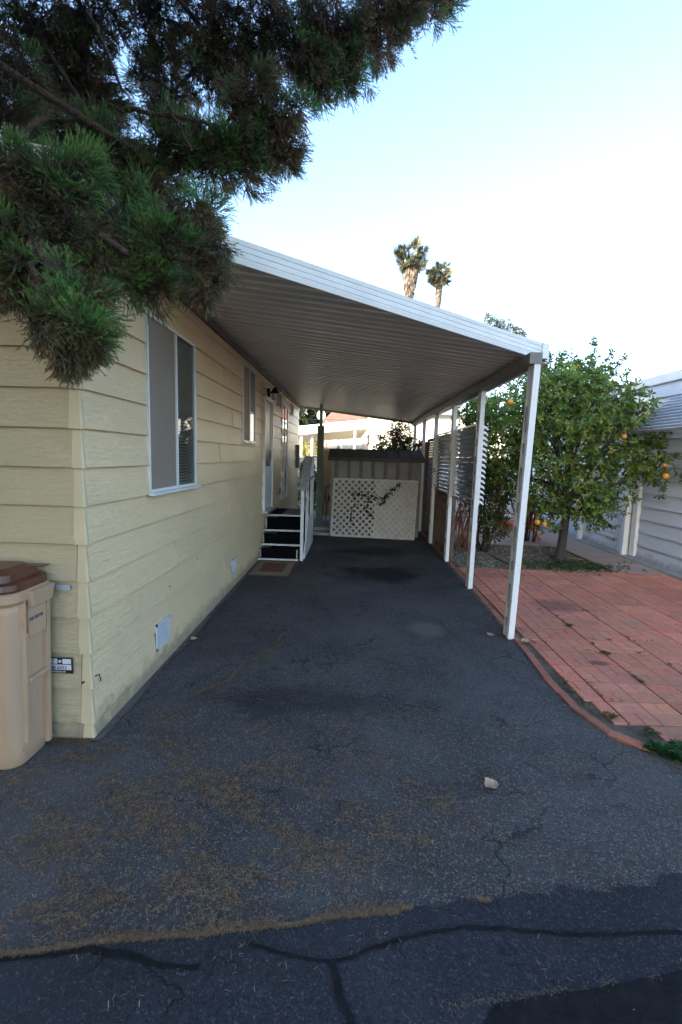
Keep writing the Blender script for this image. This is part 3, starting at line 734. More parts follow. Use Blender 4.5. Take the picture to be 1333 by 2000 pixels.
# ================================================================== STEPS, RAILING, MAT
sp = thing('entry_steps', (-1.16, 8.0, 0), 'black carpeted entry steps with white metal nosings up to the home door', 'steps')
LX, RX = XW + .02, -.835; zs = [.03, .23, .43, .66]; ys = [7.20, 7.45, 7.70, 7.95]
cb = MB()
for i in range(4):
    yend = ys[i + 1] if i < 3 else 8.95
    if i: cb.box(LX + .01, RX - .005, ys[i] + .008, yend + (.008 if i < 3 else 0), zs[i] - .03, zs[i] - .004)
    if i < 3: cb.box(LX + .02, RX - .008, ys[i] + .045, ys[i] + .06, zs[i] - .004, zs[i + 1] - .031)
    MB().box(LX + (.0 if i else -.01), RX, ys[i] - .012, ys[i] + .008, zs[i] - (.028 if i else .02), zs[i] + (.002 if i else .008)).build('nosing', M['whitewood'], sp, bevel=.003)
    if i < 3:
        for q in ((LX + .015, RX - .035) if i == 0 else (LX + .015,)): MB().box(q, q + .02, ys[i] + .012, ys[i] + .03, zs[i] + .02, zs[i + 1] - .04).build('bracket', M['alu'], sp)
cb.box(LX + .01, RX - .005, 8.94, 8.95, 0, .62)
cb.build('tread_carpet', M['black'], sp)
MB().box(LX + .25, RX - .03, 8.05, 8.85, zs[3] - .003, zs[3] + .008).build('landing_mat', simple('grey_landing_mat', (.10, .10, .11), .9), sp)
rl = thing('stair_railing', (-.78, 8.0, 0), 'weathered white wooden handrail with a sloping plank cap beside the entry steps', 'railing')
for yy, zt in ((7.25, 1.15), (8.02, 1.66), (8.9, 1.66)): MB().box(-.815, -.765, yy, yy + .05, 0, zt).build('newel', M['whitewood'], rl, bevel=.003)
MB().beam((-.775, 7.22, 1.165), (-.775, 8.04, 1.685), .145, .03).build('cap_plank', M['greywood'], rl, bevel=.003)
MB().box(-.848, -.70, 8.045, 8.97, 1.67, 1.70).build('cap_plank', M['greywood'], rl, bevel=.003)
for yy in (7.5, 7.76, 8.28, 8.5, 8.72):
    zt = 1.15 + (min(yy, 8.02) - 7.25) * .63 - .02; MB().box(-.762, -.742, yy, yy + .07, .34, zt).build('baluster', M['whitewood'], rl, bevel=.002)
MB().beam((-.752, 7.3, .86), (-.752, 8.0, 1.3), .018, .05).box(-.764, -.738, 8.02, 8.9, 1.28, 1.33).build('mid_rail', M['greywood'], rl)
MB().add([(-.765, 7.31, .02), (-.765, 8.88, .02), (-.765, 8.88, .62), (-.765, 7.95, .62), (-.765, 7.31, .12), (-.745, 7.31, .02), (-.745, 8.88, .02), (-.745, 8.88, .62), (-.745, 7.95, .62), (-.745, 7.31, .12)],
    [(0, 1, 2, 3, 4), (9, 8, 7, 6, 5), (0, 5, 6, 1), (1, 6, 7, 2), (2, 7, 8, 3), (3, 8, 9, 4), (4, 9, 5, 0)]).build('side_board', M['whitewood'], rl)
dmt = thing('door_mat', (-1.15, 6.7, 0), 'rust and tan rectangular door mat lying before the entry steps', 'door mat')
MB().box(-1.47, -.80, 6.24, 7.12, .002, .012).build('border', M['rug3'], dmt)
MB().box(-1.44, -.87, 6.27, 7.10, .012, .015).build('tan_field', M['rug2'], dmt)
MB().box(-1.33, -.98, 6.44, 6.98, .015, .018).build('centre_field', M['rug1'], dmt)

# ================================================================== SHED + LEANING LATTICE + IVY
sh = thing('garden_shed', (.5, 10.5, 0), 'taupe ribbed metal garden shed under the far end of the carport', 'shed')
wl = MB(); SX0, SX1, SY0, SY1, SE = -.47, 1.46, 9.80, 11.2, 1.64
wl.box(SX0, SX1, SY0, SY1, 0, SE)
x = SX0 + .12
while x < SX1 - .05:
    for q in (x - .030, x + .012): MB().box(q, q + .026, SY0 - .03, SY0 - .0005, 0, SE - .02).build('rib', M['shedrib'], sh)
    x += .262
wl.build('wall', M['shed'], sh)
rr = MB(); EO = .06
rr.add([(SX0 - EO, SY0 - .10, SE + .05), (SX1 + EO, SY0 - .10, SE + .05), (SX1 + EO, SY0 + .55, SE + .24), (SX0 - EO, SY0 + .55, SE + .24), (SX1 + EO, SY1 + .1, SE + .05), (SX0 - EO, SY1 + .1, SE + .05)], [(0, 1, 2, 3), (3, 2, 4, 5)])
rr.box(SX0 - EO, SX1 + EO, SY0 - .105, SY0 - .085, SE - .02, SE + .052)
rr.add([(SX0 - EO, SY0 - .1, SE), (SX0 - EO, SY1 + .1, SE), (SX0 - EO, SY1 + .1, SE + .05), (SX0 - EO, SY0 + .55, SE + .24), (SX0 - EO, SY0 - .1, SE + .05)], [(0, 1, 2, 3, 4)])
rr.add([(SX1 + EO, SY0 - .1, SE), (SX1 + EO, SY1 + .1, SE), (SX1 + EO, SY1 + .1, SE + .05), (SX1 + EO, SY0 + .55, SE + .24), (SX1 + EO, SY0 - .1, SE + .05)], [(4, 3, 2, 1, 0)])
x = SX0 + .1
while x < SX1:
    for q in (0, .035): rr.beam((x + q, SY0 - .09, SE + .062), (x + q, SY0 + .54, SE + .246), .012, .02)
    x += .27
rr.build('roof', M['shedroof'], sh)
MB().box(SX0 - .03, SX0 - .001, SY0 + .1, SY0 + .14, 1.0, 1.12).build('latch', M['blackmetal'], sh)
lt = thing('lattice_trellis', (.45, 9.58, 0), 'grey white diagonal lattice sheet leaning against the shed front', 'trellis')
P0, P1 = Vector((-.44, 9.70, .0)), Vector((1.34, 9.50, .0)); U = (P1 - P0).normalized(); Wd = (P1 - P0).length; Vv = (Vector((-.40, 9.775, 1.25)) - P0); Ht = Vv.length; Vv.normalize(); Nn = U.cross(Vv).normalized()
def TP(u, v, n_=0): return P0 + U * u + Vv * v + Nn * n_
lm_ = MB(); pit = .0985 * 1.414; sw = .036
for k_, off in ((1, .0), (-1, .0065)):
    cc = -Ht if k_ == 1 else 0
    while cc < Wd + (0 if k_ == 1 else Ht):
        if k_ == 1: va, vb_ = max(0, -cc), min(Ht, Wd - cc)
        else: va, vb_ = max(0, cc - Wd), min(Ht, cc)
        if vb_ - va > .02:
            ua, ub = (cc + va, cc + vb_) if k_ == 1 else (cc - va, cc - vb_)
            a_, b_ = TP(ua, va, off), TP(ub, vb_, off); d_ = b_ - a_; lm_.obox((a_ + b_) / 2, d_, d_.normalized().cross(Nn) * sw, Nn * .006)
        cc += pit
lm_.build('lattice', M['lattice'], lt)
fm = MB()
for a_, b_ in ((TP(0, .02), TP(Wd, .02)), (TP(0, Ht - .02), TP(Wd, Ht - .02)), (TP(.02, .042), TP(.02, Ht - .042)), (TP(Wd - .02, .042), TP(Wd - .02, Ht - .042))):
    d_ = b_ - a_; fm.obox((a_ + b_) / 2 + Nn * .005, d_, d_.normalized().cross(Nn) * .04, Nn * .024)
fm.build('frame', M['lattice'], lt)
# second sheet doubled behind on the right half, closing the holes
a_, b_, c_, d_ = TP(Wd * .5, .01, -.012), TP(Wd - .01, .01, -.012), TP(Wd - .01, Ht - .01, -.012), TP(Wd * .5, Ht - .01, -.012)
if Nn.y < 0: fo_ = -.014
else: fo_ = -.014
MB().obox(TP(Wd * .75, Ht / 2, -.012), U * (Wd * .5 - .02), Vv * (Ht - .03), Nn * .006).build('backing_board', simple('grey_board', (.42, .39, .36), .8, 0, .15), lt)
iv = thing('ivy_vine', (.4, 9.5, .9), 'dark ivy spray trailing across the leaning lattice', 'vine')
ns = Nn if Nn.y < 0 else -Nn
stems = [[(.42, .95), (.60, .92), (.85, .90), (1.05, .84), (1.2, .98), (1.34, 1.1), (1.45, 1.18)], [(1.2, .98), (1.1, .78), (.98, .70)], [(.42, .95), (.50, .70), (.40, .45), (.52, .25)], [(.85, .9), (.7, .6), (.9, .45)]]
im = MB(); pos = []
for s_ in stems:
    P_ = [TP(u, v) + ns * .02 for u, v in s_]; im.tube(P_, .004, 5)
    for a_, b_ in zip(P_, P_[1:]):
        for q in range(26 if s_ is not stems[2] else 12): pos.append(a_.lerp(b_, random.random()) + U * random.gauss(0, .028) + Vv * random.gauss(0, .03) + ns * random.uniform(0, .04))
im.build('stem', M['bark2'], iv)
scatter('leaves', M['leaf'], iv, [leaf_tmpl(.05, .042, 1), leaf_tmpl(.04, .036, 1)], [tuple(p) for p in pos], sph_dirs(len(pos)) * .6 + np.array([0, -.5, -.4]), .9, pick([(.035, .065, .03), (.05, .09, .035), (.02, .035, .018)], len(pos)))

# green post under the awning and small garden stool by the shed
gp = thing('support_post', (-.80, 11.3, 0), 'green square post with a paler top propping up the far end of the carport awning', 'post')
MB().box(-.885, -.725, 11.25, 11.41, .13, 2.44).build('post', M['greenpost'], gp, bevel=.005)
MB().box(-.845, -.765, 11.29, 11.37, 2.44, 2.96).build('post_extension', simple('pale_green_metal', (.32, .40, .40), .5), gp)
MB().box(-.91, -.69, 11.22, 11.44, .55, .72).build('collar', M['greenpost'], gp, bevel=.005)
stl = thing('garden_stand', (-.55, 11.4, .13), 'small black wrought iron plant stand beside the shed corner', 'plant stand')
s_ = MB(); s_.box(-.66, -.44, 11.3, 11.5, .94, .955)
for sx, sy in ((-.65, 11.31), (-.45, 11.31), (-.65, 11.49), (-.45, 11.49)): s_.tube([(sx, sy, .13), (sx + .02, sy, .4), (sx - .01, sy, .7), (sx, sy, .94)], .009, 6)
s_.tube([(-.65, 11.31, .6), (-.45, 11.31, .6)], .008, 6).tube([(-.65, 11.31, .62), (-.55, 11.31, .75), (-.45, 11.31, .62)], .007, 6)
s_.build('frame', M['blackmetal'], stl)
MB().loft([[(-.53 + math.cos(a) * r, 11.4 + math.sin(a) * r, z) for a in [i * math.pi / 6 for i in range(12)]] for r, z in ((.05, .6), (.07, .72), (.075, .72))]).build('pot', M['blackmetal'], stl)

# ================================================================== WHEELED BIN
bn = thing('wheeled_bin', (-1.93, 2.33, 0), 'beige wheeled rubbish bin with brown lid against the front wall of the yellow home', 'bin')
def rrect(x0, x1, y0, y1, r, z, n=6):
    out = []
    for cx_, cy_, a0 in ((x1 - r, y0 + r, -90), (x1 - r, y1 - r, 0), (x0 + r, y1 - r, 90), (x0 + r, y0 + r, 180)):
        for i in range(n + 1):
            a = R_(a0 + 90 * i / n); out.append((cx_ + r * math.cos(a), cy_ + r * math.sin(a), z))
    return out
BX0, BX1 = -2.26, -1.688
def bx(z, k0=0.): # taper
    g = .035 * (1 - z / .95); return g
rings = []
for z in (0.0, .012, .1, .3, .5, .7, .85, .94):
    g = .032 * (1 - z / .95); r_ = .075
    if z == 0: g += .01
    rings.append(rrect(BX0 + g, BX1 - g, 2.165 + g * .6, 2.46 - g * .2, r_, z))
body = MB().loft(rings).build('body', M['bin'], bn, smooth=True)
# raised moulded frame around the grab recess on the side facing the drive, grab bar
def sx_(z): return BX1 - .032 * (1 - z / .95)
fr = MB()
def panel(y0, y1, z0, z1, th, mb):
    mb.add([(sx_(z0) - .01, y0, z0), (sx_(z0) - .01, y1, z0), (sx_(z1) - .01, y1, z1), (sx_(z1) - .01, y0, z1), (sx_(z0) + th, y0 + .004, z0 + .004), (sx_(z0) + th, y1 - .004, z0 + .004), (sx_(z1) + th, y1 - .004, z1 - .004), (sx_(z1) + th, y0 + .004, z1 - .004)],
           [(0, 4, 5, 1), (1, 5, 6, 2), (2, 6, 7, 3), (3, 7, 4, 0), (4, 7, 6, 5)])
panel(2.235, 2.265, .12, .74, .018, fr); panel(2.405, 2.44, .02, .93, .018, fr); panel(2.265, 2.405, .70, .93, .018, fr); panel(2.225, 2.238, .70, .93, .026, fr)
fr.build('side_moulding', M['bin'], body, bevel=.004)
MB().box(sx_(.5) - .01, sx_(.5) + .026, 2.262, 2.408, .455, .482).build('grab_bar', M['bin'], body, bevel=.005)
text('R35 007746', .030, M['ink'], body, (sx_(.80) + .0205, 2.268, .795), (0, 1, 0), (.03, 0, 1), sx=.72)
# rim flange with skirt
MB().loft([rrect(BX0 - .01, BX1 + .012, 2.14, 2.47, .085, .905), rrect(BX0 - .022, BX1 + .028, 2.125, 2.478, .09, .925), rrect(BX0 - .024, BX1 + .030, 2.123, 2.478, .09, .965), rrect(BX0 - .01, BX1 + .015, 2.137, 2.476, .085, .972)]).build('rim', M['bin'], bn, smooth=False)
MB().add([(BX1 + .020, 2.24, .965), (BX1 + .020, 2.44, .965), (BX1 + .016, 2.43, .872), (BX1 + .016, 2.265, .872), (BX1 + .052, 2.25, .962), (BX1 + .052, 2.43, .962), (BX1 + .040, 2.42, .876), (BX1 + .040, 2.27, .876)],
    [(0, 1, 5, 4), (4, 5, 6, 7), (3, 7, 6, 2), (0, 4, 7, 3), (1, 2, 6, 5)]).build('rim_bracket', M['bin'], bn, bevel=.004)
lid = MB().loft([rrect(BX0 - .005, BX1 + .010, 2.14, 2.475, .08, .974), rrect(BX0 - .008, BX1 + .014, 2.136, 2.477, .082, .985), rrect(BX0 - .005, BX1 + .010, 2.14, 2.476, .08, 1.012), rrect(BX0 + .02, BX1 - .02, 2.165, 2.46, .07, 1.018)]).build('lid', M['lid'], bn, smooth=False)
MB().loft([rrect(BX0 + .03, BX1 - .035, 2.18, 2.45, .05, 1.016), rrect(BX0 + .035, BX1 - .04, 2.185, 2.445, .05, 1.055), rrect(BX0 + .08, BX1 - .09, 2.225, 2.42, .04, 1.078)]).build('lid_dome', M['lid'], lid)
MB().box(BX1 - .10, BX1 + .01, 2.40, 2.455, 1.056, 1.062).build('lid_tab', M['lid'], lid)
for yy in (2.40,):
    for xx in (BX0 + .03, ): MB().tube([(xx - .03, yy, .085), (xx + .02, yy, .085)], .085, 20).build('wheel', M['blackmetal'], bn)

# ================================================================== NEIGHBOUR'S HOUSE (right)
nh = thing('neighbour_house', (6.5, 8, 0), 'white lap sided house wall with blue grey shade along the right edge of the patio', 'house')
NX = 5.22
nz_ = [.03 + .235 * i for i in range(14)]
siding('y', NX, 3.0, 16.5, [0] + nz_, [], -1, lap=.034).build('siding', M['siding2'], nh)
for q in (3.0, 16.5): MB().quad((NX, q, 0), (9.5, q, 0), (9.5, q, 3.1), (NX, q, 3.1)).build('end_wall', M['siding2'], nh)
MB().box(NX - .05, 9.8, 2.9, 16.7, 3.085, 3.24).build('roof', M['white'], nh, bevel=.01)
# corner board, downpipe and conduit
MB().box(NX - .075, NX - .016, 8.28, 8.42, .05, 2.95).build('corner_board', M['white'], nh, bevel=.004)
MB().box(NX - .10, NX - .02, 8.50, 8.57, .04, 2.9).build('downpipe', M['white'], nh, bevel=.006)
MB().box(NX - .06, NX - .018, 8.70, 8.82, .02, 2.6).build('trim_board', M['white'], nh)
MB().tube([(NX - .07, 8.62, 1.25), (NX - .09, 8.62, 1.15), (NX - .07, 8.63, .95), (NX - .06, 8.64, .8), (NX - .1, 8.64, .72), (NX - .12, 8.64, .64), (NX - .08, 8.64, .58)], .009, 6).build('cable', M['alu'], nh)
vb2 = MB(); vb2.box(NX - .024, NX - .012, 9.02, 9.30, .20, .36)
vo = vb2.build('foundation_vent', M['blackmetal'], nh)
vg = MB()
for i in range(5): vg.box(NX - .030, NX - .0245, 9.03 + i * .058, 9.045 + i * .058, .20, .36)
for i in range(3): vg.box(NX - .032, NX - .0305, 9.02, 9.30, .21 + i * .06, .222 + i * .06)
vg.build('grille', M['white'], vo)
# stepped slat window awning on that wall
wa = MB()
for i in range(11):
    a = i / 10; wa.obox((NX - .06 - .62 * a, 6.75, 2.78 - .55 * a), (0, 2.0, 0), (.10, 0, -.028), (.002, 0, .008))
wo = wa.build('window_awning', M['bluegal'], nh)
for q in (5.76, 7.74): MB().beam((NX - .03, q, 2.78), (NX - .70, q, 2.2), .02, .03).build('awning_arm', M['bluegal'], wo)
# patio cover further back
pc = thing('patio_cover', (4.9, 10.2, 0), 'white patio cover with corrugated top rising behind the orange tree', 'patio cover')
pcr = MB(); y = 8.45; pr = []
while y < 11.8:
    for t, h in ((0, 0), (.3, 0), (.4, .035), (.8, .035), (.9, 0)): pr.append((y + t * .2, h))
    y += .2
pvv = None
for yy, h in pr:
    cur = [(4.35, yy, 2.90 + h), (5.18, yy, 3.02 + h)]
    if pvv: pcr.quad(pvv[0], pvv[1], cur[1], cur[0])
    pvv = cur
pcr.build('roof_sheet', M['shedroof'], pc)
MB().box(4.30, 4.36, 8.4, 11.8, 2.74, 2.90).box(4.36, 5.12, 8.36, 8.44, 2.74, 2.92).build('fascia', M['white'], pc, bevel=.004)
for yy in (8.46, 10.1, 11.7): MB().box(4.80, 4.88, yy, yy + .08, .02, 2.74).build('post', M['white'], pc)
pc.location.x += .25

# ================================================================== BACKGROUND HOUSES, FENCES, HILL
bw = thing('stucco_wall', (-.4, 12.9, 0), 'cream stucco garden wall behind the shed and the green post', 'wall')
MB().box(-.92, 1.6, 12.9, 13.05, 0, 1.86).build('wall', M['cream'], bw)
MB().box(-.95, 1.63, 12.87, 13.08, 1.86, 1.93).build('coping', M['paleyel'], bw)
wf = thing('white_wall', (-2.5, 15.5, 0), 'sunlit white low wall beyond the far corner of the yellow home', 'wall')
MB().box(-5, -.9, 15.5, 15.65, 0, 1.62).build('wall', M['paleyel'], wf)
MB().box(-5, -.9, 15.46, 15.69, 1.62, 1.67).build('coping', M['white'], wf)
# pale house straight behind
ph = thing('pale_house', (4, 19, 0), 'sunlit cream white house rising behind the shed and carport posts', 'house')
siding('x', 17.0, .62, 7.5, [0] + [.25 * i for i in range(1, 15)], [], -1, .012).build('siding', M['paleyel'], ph)
for q in (.62, 7.5): MB().quad((q, 17, 0), (q, 23, 0), (q, 23, 3.5), (q, 17, 3.5)).build('end_wall', M['paleyel'], ph)
rph = MB(); rph.add([(.45, 16.7, 3.42), (7.7, 16.7, 3.42), (7.7, 20, 3.75), (.45, 20, 3.75), (7.7, 23.3, 3.42), (.45, 23.3, 3.42)], [(0, 1, 2, 3), (3, 2, 4, 5)]).box(.45, 7.7, 16.66, 16.7, 3.30, 3.44)
rph.build('roof', simple('pale_blue_grey_fascia', (.30, .38, .42), .5), ph)
# neighbour carport with two-tier fascia + grey house with window
nc = thing('white_carport', (-2, 19, 0), 'white neighbouring carport with a two tier fascia and slim posts', 'carport')
def lev(p): return p
c1, c2 = Vector((-3.6, 17.6, 2.58)), Vector((.75, 17.6, 3.13))
MB().beam(c1, c2, .06, .10).build('fascia', M['white'], nc)
MB().beam(c1 + Vector((0, .04, -.11)), c2 + Vector((0, .04, -.11)), .05, .11).build('fascia_lower', simple('blue_grey_fascia', (.30, .36, .42), .5), nc)
MB().beam(c1 + Vector((0, -.01, -.22)), c2 + Vector((0, -.01, -.22)), .06, .12).build('fascia_lower', M['white'], nc)
MB().add([(-3.6, 17.6, 2.28), (.75, 17.6, 2.82), (.75, 20.9, 2.6), (-3.6, 20.9, 2.2), (-3.6, 17.6, 2.32), (.75, 17.6, 2.86), (.75, 20.9, 2.64), (-3.6, 20.9, 2.24)], [(0, 1, 2, 3), (7, 6, 5, 4), (0, 4, 5, 1), (2, 6, 7, 3)]).build('roof_pan', M['paleyel'], nc)
for xx, yy, zt in ((-2.02, 17.7, 2.5), (-1.92, 19.2, 2.4), (-1.75, 20.6, 2.35), (.04, 17.68, 2.75), (-1.62, 17.9, 2.5), (-1.2, 20.6, 2.3)): MB().box(xx - .04, xx + .04, yy, yy + .08, 0, zt).build('post', M['white'], nc)
MB().beam((.2, 17.5, 2.2), (.78, 17.5, 3.0), .08, .14).build('brace', M['paleyel'], nc)
gh = thing('grey_house', (0, 23, 0), 'grey walled house with a white framed window and red shingle roof behind the white carport', 'house')
MB().box(-1.35, 4.5, 21.5, 27, 0, 2.95).build('wall', M['greyhouse'], gh)
MB().box(-1.45, -.75, 21.44, 21.495, 0, 2.72).build('corner_panel', M['paleyel'], gh)
MB().add([(-1.75, 21.1, 3.0), (5, 21.1, 3.0), (4, 24.5, 4.12), (-1.1, 24.5, 4.12), (5, 28, 3.0), (-1.75, 28, 3.0)], [(0, 1, 2, 3), (1, 4, 2), (3, 2, 4, 5), (0, 3, 5)]).build('roof', M['tile'], gh)
wn = MB().box(-.62, -.50, 21.42, 21.498, 1.7, 2.62).box(.52, .64, 21.42, 21.498, 1.7, 2.62).box(-.5, .52, 21.42, 21.498, 2.5, 2.62).box(-.5, .52, 21.42, 21.498, 1.7, 1.82).box(-.02, .06, 21.43, 21.498, 1.82, 2.5).build('window', M['white'], gh)
MB().box(-.5, .52, 21.46, 21.47, 1.82, 2.5).build('pane', simple('pale_curtain_pane', (.35, .42, .42), .15), wn)
dsh = thing('satellite_dish', (-1.05, 18.2, 3.0), 'small white satellite dish on the edge of the neighbouring carport roof', 'satellite dish')
MB().loft([[(-1.30 + math.cos(a) * r * .9, 18.2 - h, 3.30 + math.sin(a) * r) for a in [i * math.pi / 8 for i in range(16)]] for r, h in ((.02, 0), (.12, .02), (.19, .06))], cap1=False).build('dish', M['white'], dsh)
MB().tube([(-1.28, 18.22, 3.28), (-1.1, 18.25, 3.1), (-1.05, 18.25, 2.92)], .02, 6).build('mast', M['alu'], dsh)
MB().tube([(-1.30, 18.15, 3.15), (-1.22, 17.9, 3.2)], .012, 6).build('feed_arm', M['alu'], dsh)

# rear terrace: white fence, planter and chairs
rfce = thing('rear_fence', (3.5, 13.9, 0), 'sunlit white board fence closing the far end of the terrace', 'fence')
rm = MB(); x = 1.85
while x < 5.1: rm.box(x, x + .135, 13.9, 13.92, .02, 1.75 + random.uniform(-.01, .01)); x += .145
rm.build('boards', M['white'], rfce)
for q in (.4, 1.4): MB().box(1.85, 5.15, 13.93, 13.97, q, q + .1).build('rail', M['white'], rfce)
pb = thing('planter_box', (4.2, 11.8, 0), 'dark wooden planter box with a pale rim on the terrace behind the orange tree', 'planter')
MB().box(3.75, 4.75, 11.5, 12.0, .02, .30).build('box', M['brownlat'], pb, bevel=.01)
MB().box(3.72, 4.78, 11.47, 12.03, .30, .335).build('rim', M['whitewood'], pb)
wp = thing('white_post', (4.02, 11.3, 0), 'short white wooden post on the terrace beside the orange chair', 'post')
MB().box(3.95, 4.08, 11.24, 11.36, .02, .62).build('post', M['white'], wp, bevel=.006)
MB().box(3.93, 4.10, 11.22, 11.38, .62, .65).build('post_cap', M['white'], wp, bevel=.006)
def chair(loc, rz, label):
    t = thing('patio_chair', (0, 0, 0), label, 'chair', 'orange wooden patio chairs')
    for sx in (-1, 1):
        MB().obox((sx * .26, -.22, .25), (.03, 0, 0), (0, .05, 0), (0, -.05, .56)).build('leg', M['orangewood'], t)
        MB().beam((sx * .26, .42, .0), (sx * .26, .02, .32), .03, .07).build('leg', M['orangewood'], t)
        MB().beam((sx * .29, -.30, .54), (sx * .29, .28, .56), .10, .025, up=(0, 0, 1)).build('arm', M['orangewood'], t, bevel=.006)
    b = MB()
    for i in range(5):
        x = -.21 + i * .105; h = .98 - .16 * abs(i - 2) ** 1.4 * .45
        b.beam((x, .16, .28), (x * 1.15, .42, h), .085, .02, up=(0, -1, .2))
    b.build('backrest', M['orangewood'], t, bevel=.004)
    s_ = MB()
    for i in range(6): s_.box(-.27, .27, -.26 + i * .08, -.195 + i * .08, .34 - .018 * i, .36 - .018 * i)
    s_.build('seat', M['orangewood'], t)
    t.location = loc; t.rotation_euler = (0, 0, R_(rz)); return t
chair((3.72, 10.15, .024), 200, 'orange wooden garden chair seen between the first post and the orange tree trunk')
chair((2.15, 10.3, .024), 150, 'orange wooden garden chair half hidden behind the reddish cane shrub')

# hills
def hill(name, y0, h, x0, x1, mat):
    mb = MB(); nx, ny = 40, 8; rows = []
    for j in range(ny + 1):
        t = j / ny; rows.append([(x0 + (x1 - x0) * i / nx, y0 + t * 90, -1 + h * math.sin(math.pi * .5 * t) * (.75 + .25 * math.sin(i * .35 + 1)) * max(.0, min(1, (nx - i) / 7.)) + random.uniform(-.3, .3)) for i in range(nx + 1)])
    for j in range(ny):
        for i in range(nx): mb.quad(rows[j][i], rows[j][i + 1], rows[j + 1][i + 1], rows[j + 1][i])
    return mb.build(name, mat, smooth=True, kind='structure')
hill('hill', 85, 17, -120, 14, simple('hillside_scrub', (.08, .08, .035), .95, 0, .4, .2, .5, 2))

# ================================================================== TREES & PLANTS
def blob_cloud(centers, n_tot, shell=(.55, 1.), sq=1.):
    """centers: list (Vector, r). points through the outer volume of each blob + outward directions"""
    r = np.array([c[1] for c in centers]); wgt = r ** 2 / (r ** 2).sum(); P = []; D = []; I = []
    for i, (c, rr_) in enumerate(centers):
        n = max(4, int(n_tot * wgt[i])); d = sph_dirs(n)
        bump_ = 1 + .18 * np.sin(d[:, 0] * 5 + i) * np.cos(d[:, 1] * 4 + i * 2) + .12 * np.sin(d[:, 2] * 9 + i)
        rad = rr_ * (shell[0] + (shell[1] - shell[0]) * rng.random(n) ** .6) * bump_
        P.append(np.array(c) + d * rad[:, None] * np.array([1, 1, sq])); D.append(d); I.append(np.full(n, i))
    return np.concatenate(P), np.concatenate(D), np.concatenate(I)
def limb(mb, a, b, r0, r1, sag=.1, n=7, jit=.05):
    a, b = Vector(a), Vector(b); L = (b - a).length; pts = []
    for i in range(n + 1):
        t = i / n; p = a.lerp(b, t) + Vector((random.gauss(0, jit), random.gauss(0, jit), random.gauss(0, jit))) * L * .3 * (0 < i < n); p.z += sag * L * math.sin(math.pi * t); pts.append(p)
    mb.tube(pts, [r0 + (r1 - r0) * i / n for i in range(n + 1)], 8); return pts

# --- the big conifer whose boughs hang over the top left
ct_ = thing('conifer_tree', (-4.4, .6, 0), 'big dark conifer with brown inner twigs hanging over the home roof and drive', 'tree')
tk = MB(); tk.tube([(-4.4, .6, -.1), (-4.38, .6, .5), (-4.3, .7, 2.5), (-4.1, 1.0, 4.6), (-4.0, 1.15, 6), (-3.95, 1.2, 7.6)], [.42, .34, .29, .22, .14, .04], 14)
tk.build('trunk', M['bark'], ct_, smooth=True)
# bough clumps: (px, py, radius px, distance)
CL = [  # hanging near boughs, lower left
 (115, 605, 50, 2.0), (150, 640, 40, 2.0), (92, 640, 38, 1.95), (128, 685, 34, 2.0), (158, 672, 30, 2.05), (70, 622, 34, 2.05), (172, 650, 26, 2.0), (165, 590, 60, 2.1), (60, 530, 62, 2.2), (20, 470, 70, 2.2),
 (110, 360, 85, 2.3), (50, 400, 80, 2.25), (120, 450, 75, 2.3), (30, 340, 60, 2.3), (160, 330, 50, 2.35),
 (230, 540, 62, 2.45), (290, 550, 50, 2.5), (330, 480, 60, 2.5), (390, 510, 52, 2.45), (425, 480, 42, 2.45), (350, 430, 52, 2.55), (400, 420, 34, 2.55), (310, 560, 40, 2.5), (200, 500, 60, 2.4), (270, 470, 45, 2.55), (395, 555, 32, 2.45), (372, 400, 26, 2.55),
 # middle masses
 (260, 340, 95, 3.0), (350, 300, 90, 3.0), (420, 310, 62, 3.0), (470, 290, 70, 3.0), (540, 260, 58, 3.0), (500, 200, 62, 3.0), (570, 210, 36, 3.0), (250, 420, 50, 3.0), (480, 335, 34, 3.1), (550, 300, 34, 3.0), (215, 280, 70, 3.0),
 # upper masses, further up and back
 (60, 60, 110, 3.2), (170, 40, 90, 3.4), (300, 30, 95, 3.6), (420, 40, 95, 3.6), (530, 60, 95, 3.6), (620, 60, 100, 3.7), (690, 90, 78, 3.8), (730, 40, 85, 3.8), (800, 10, 78, 3.8), (850, -20, 60, 3.9), (660, 140, 52, 3.8), (620, 170, 34, 3.8), (590, 130, 60, 3.7),
 (20, 160, 80, 2.9), (10, 230, 60, 2.8), (100, 250, 60, 3.3), (190, 200, 70, 3.5), (330, 200, 60, 3.6), (400, 130, 70, 3.6), (290, 130, 55, 3.7), (450, 150, 55, 3.6), (130, 110, 75, 3.5), (170, 270, 55, 3.4), (120, 180, 45, 3.6), (490, 120, 60, 3.7), (880, -70, 70, 3.9),
 (225, 440, 62, 2.7), (300, 425, 46, 2.75), (215, 375, 62, 2.8), (280, 385, 58, 2.9), (175, 520, 50, 2.35), (150, 570, 50, 2.2), (40, 560, 60, 2.15), (5, 540, 60, 2.2)]
greenish = {6, 7, 8, 9, 10, 13, 14, 15, 16, 17, 21, 22, 27, 28, 29, 30, 48, 47}
cents = [];
for (x, y, r, dd) in CL:
    p = unp(x, y, dd); rr_ = r * .86 * (p - CAMP).length / math.hypot(f_, math.hypot(x - px0, y - py0)); cents.append((p, max(.035, rr_ - (.085 if dd < 2.08 else .032 if dd < 2.8 else .01))))
lb = MB()
trunkpts = [Vector((-4.3, .7, 2.6)), Vector((-4.25, .8, 3.6)), Vector((-4.15, .95, 4.6)), Vector((-4.05, 1.1, 5.8)), Vector((-3.95, 1.2, 7))]
hubs = [unp(60, 450, 2.25), unp(250, 500, 2.5), unp(110, 200, 3.2), unp(330, 330, 3.0), unp(420, 90, 3.6), unp(650, 70, 3.75), unp(180, 230, 3.4)]
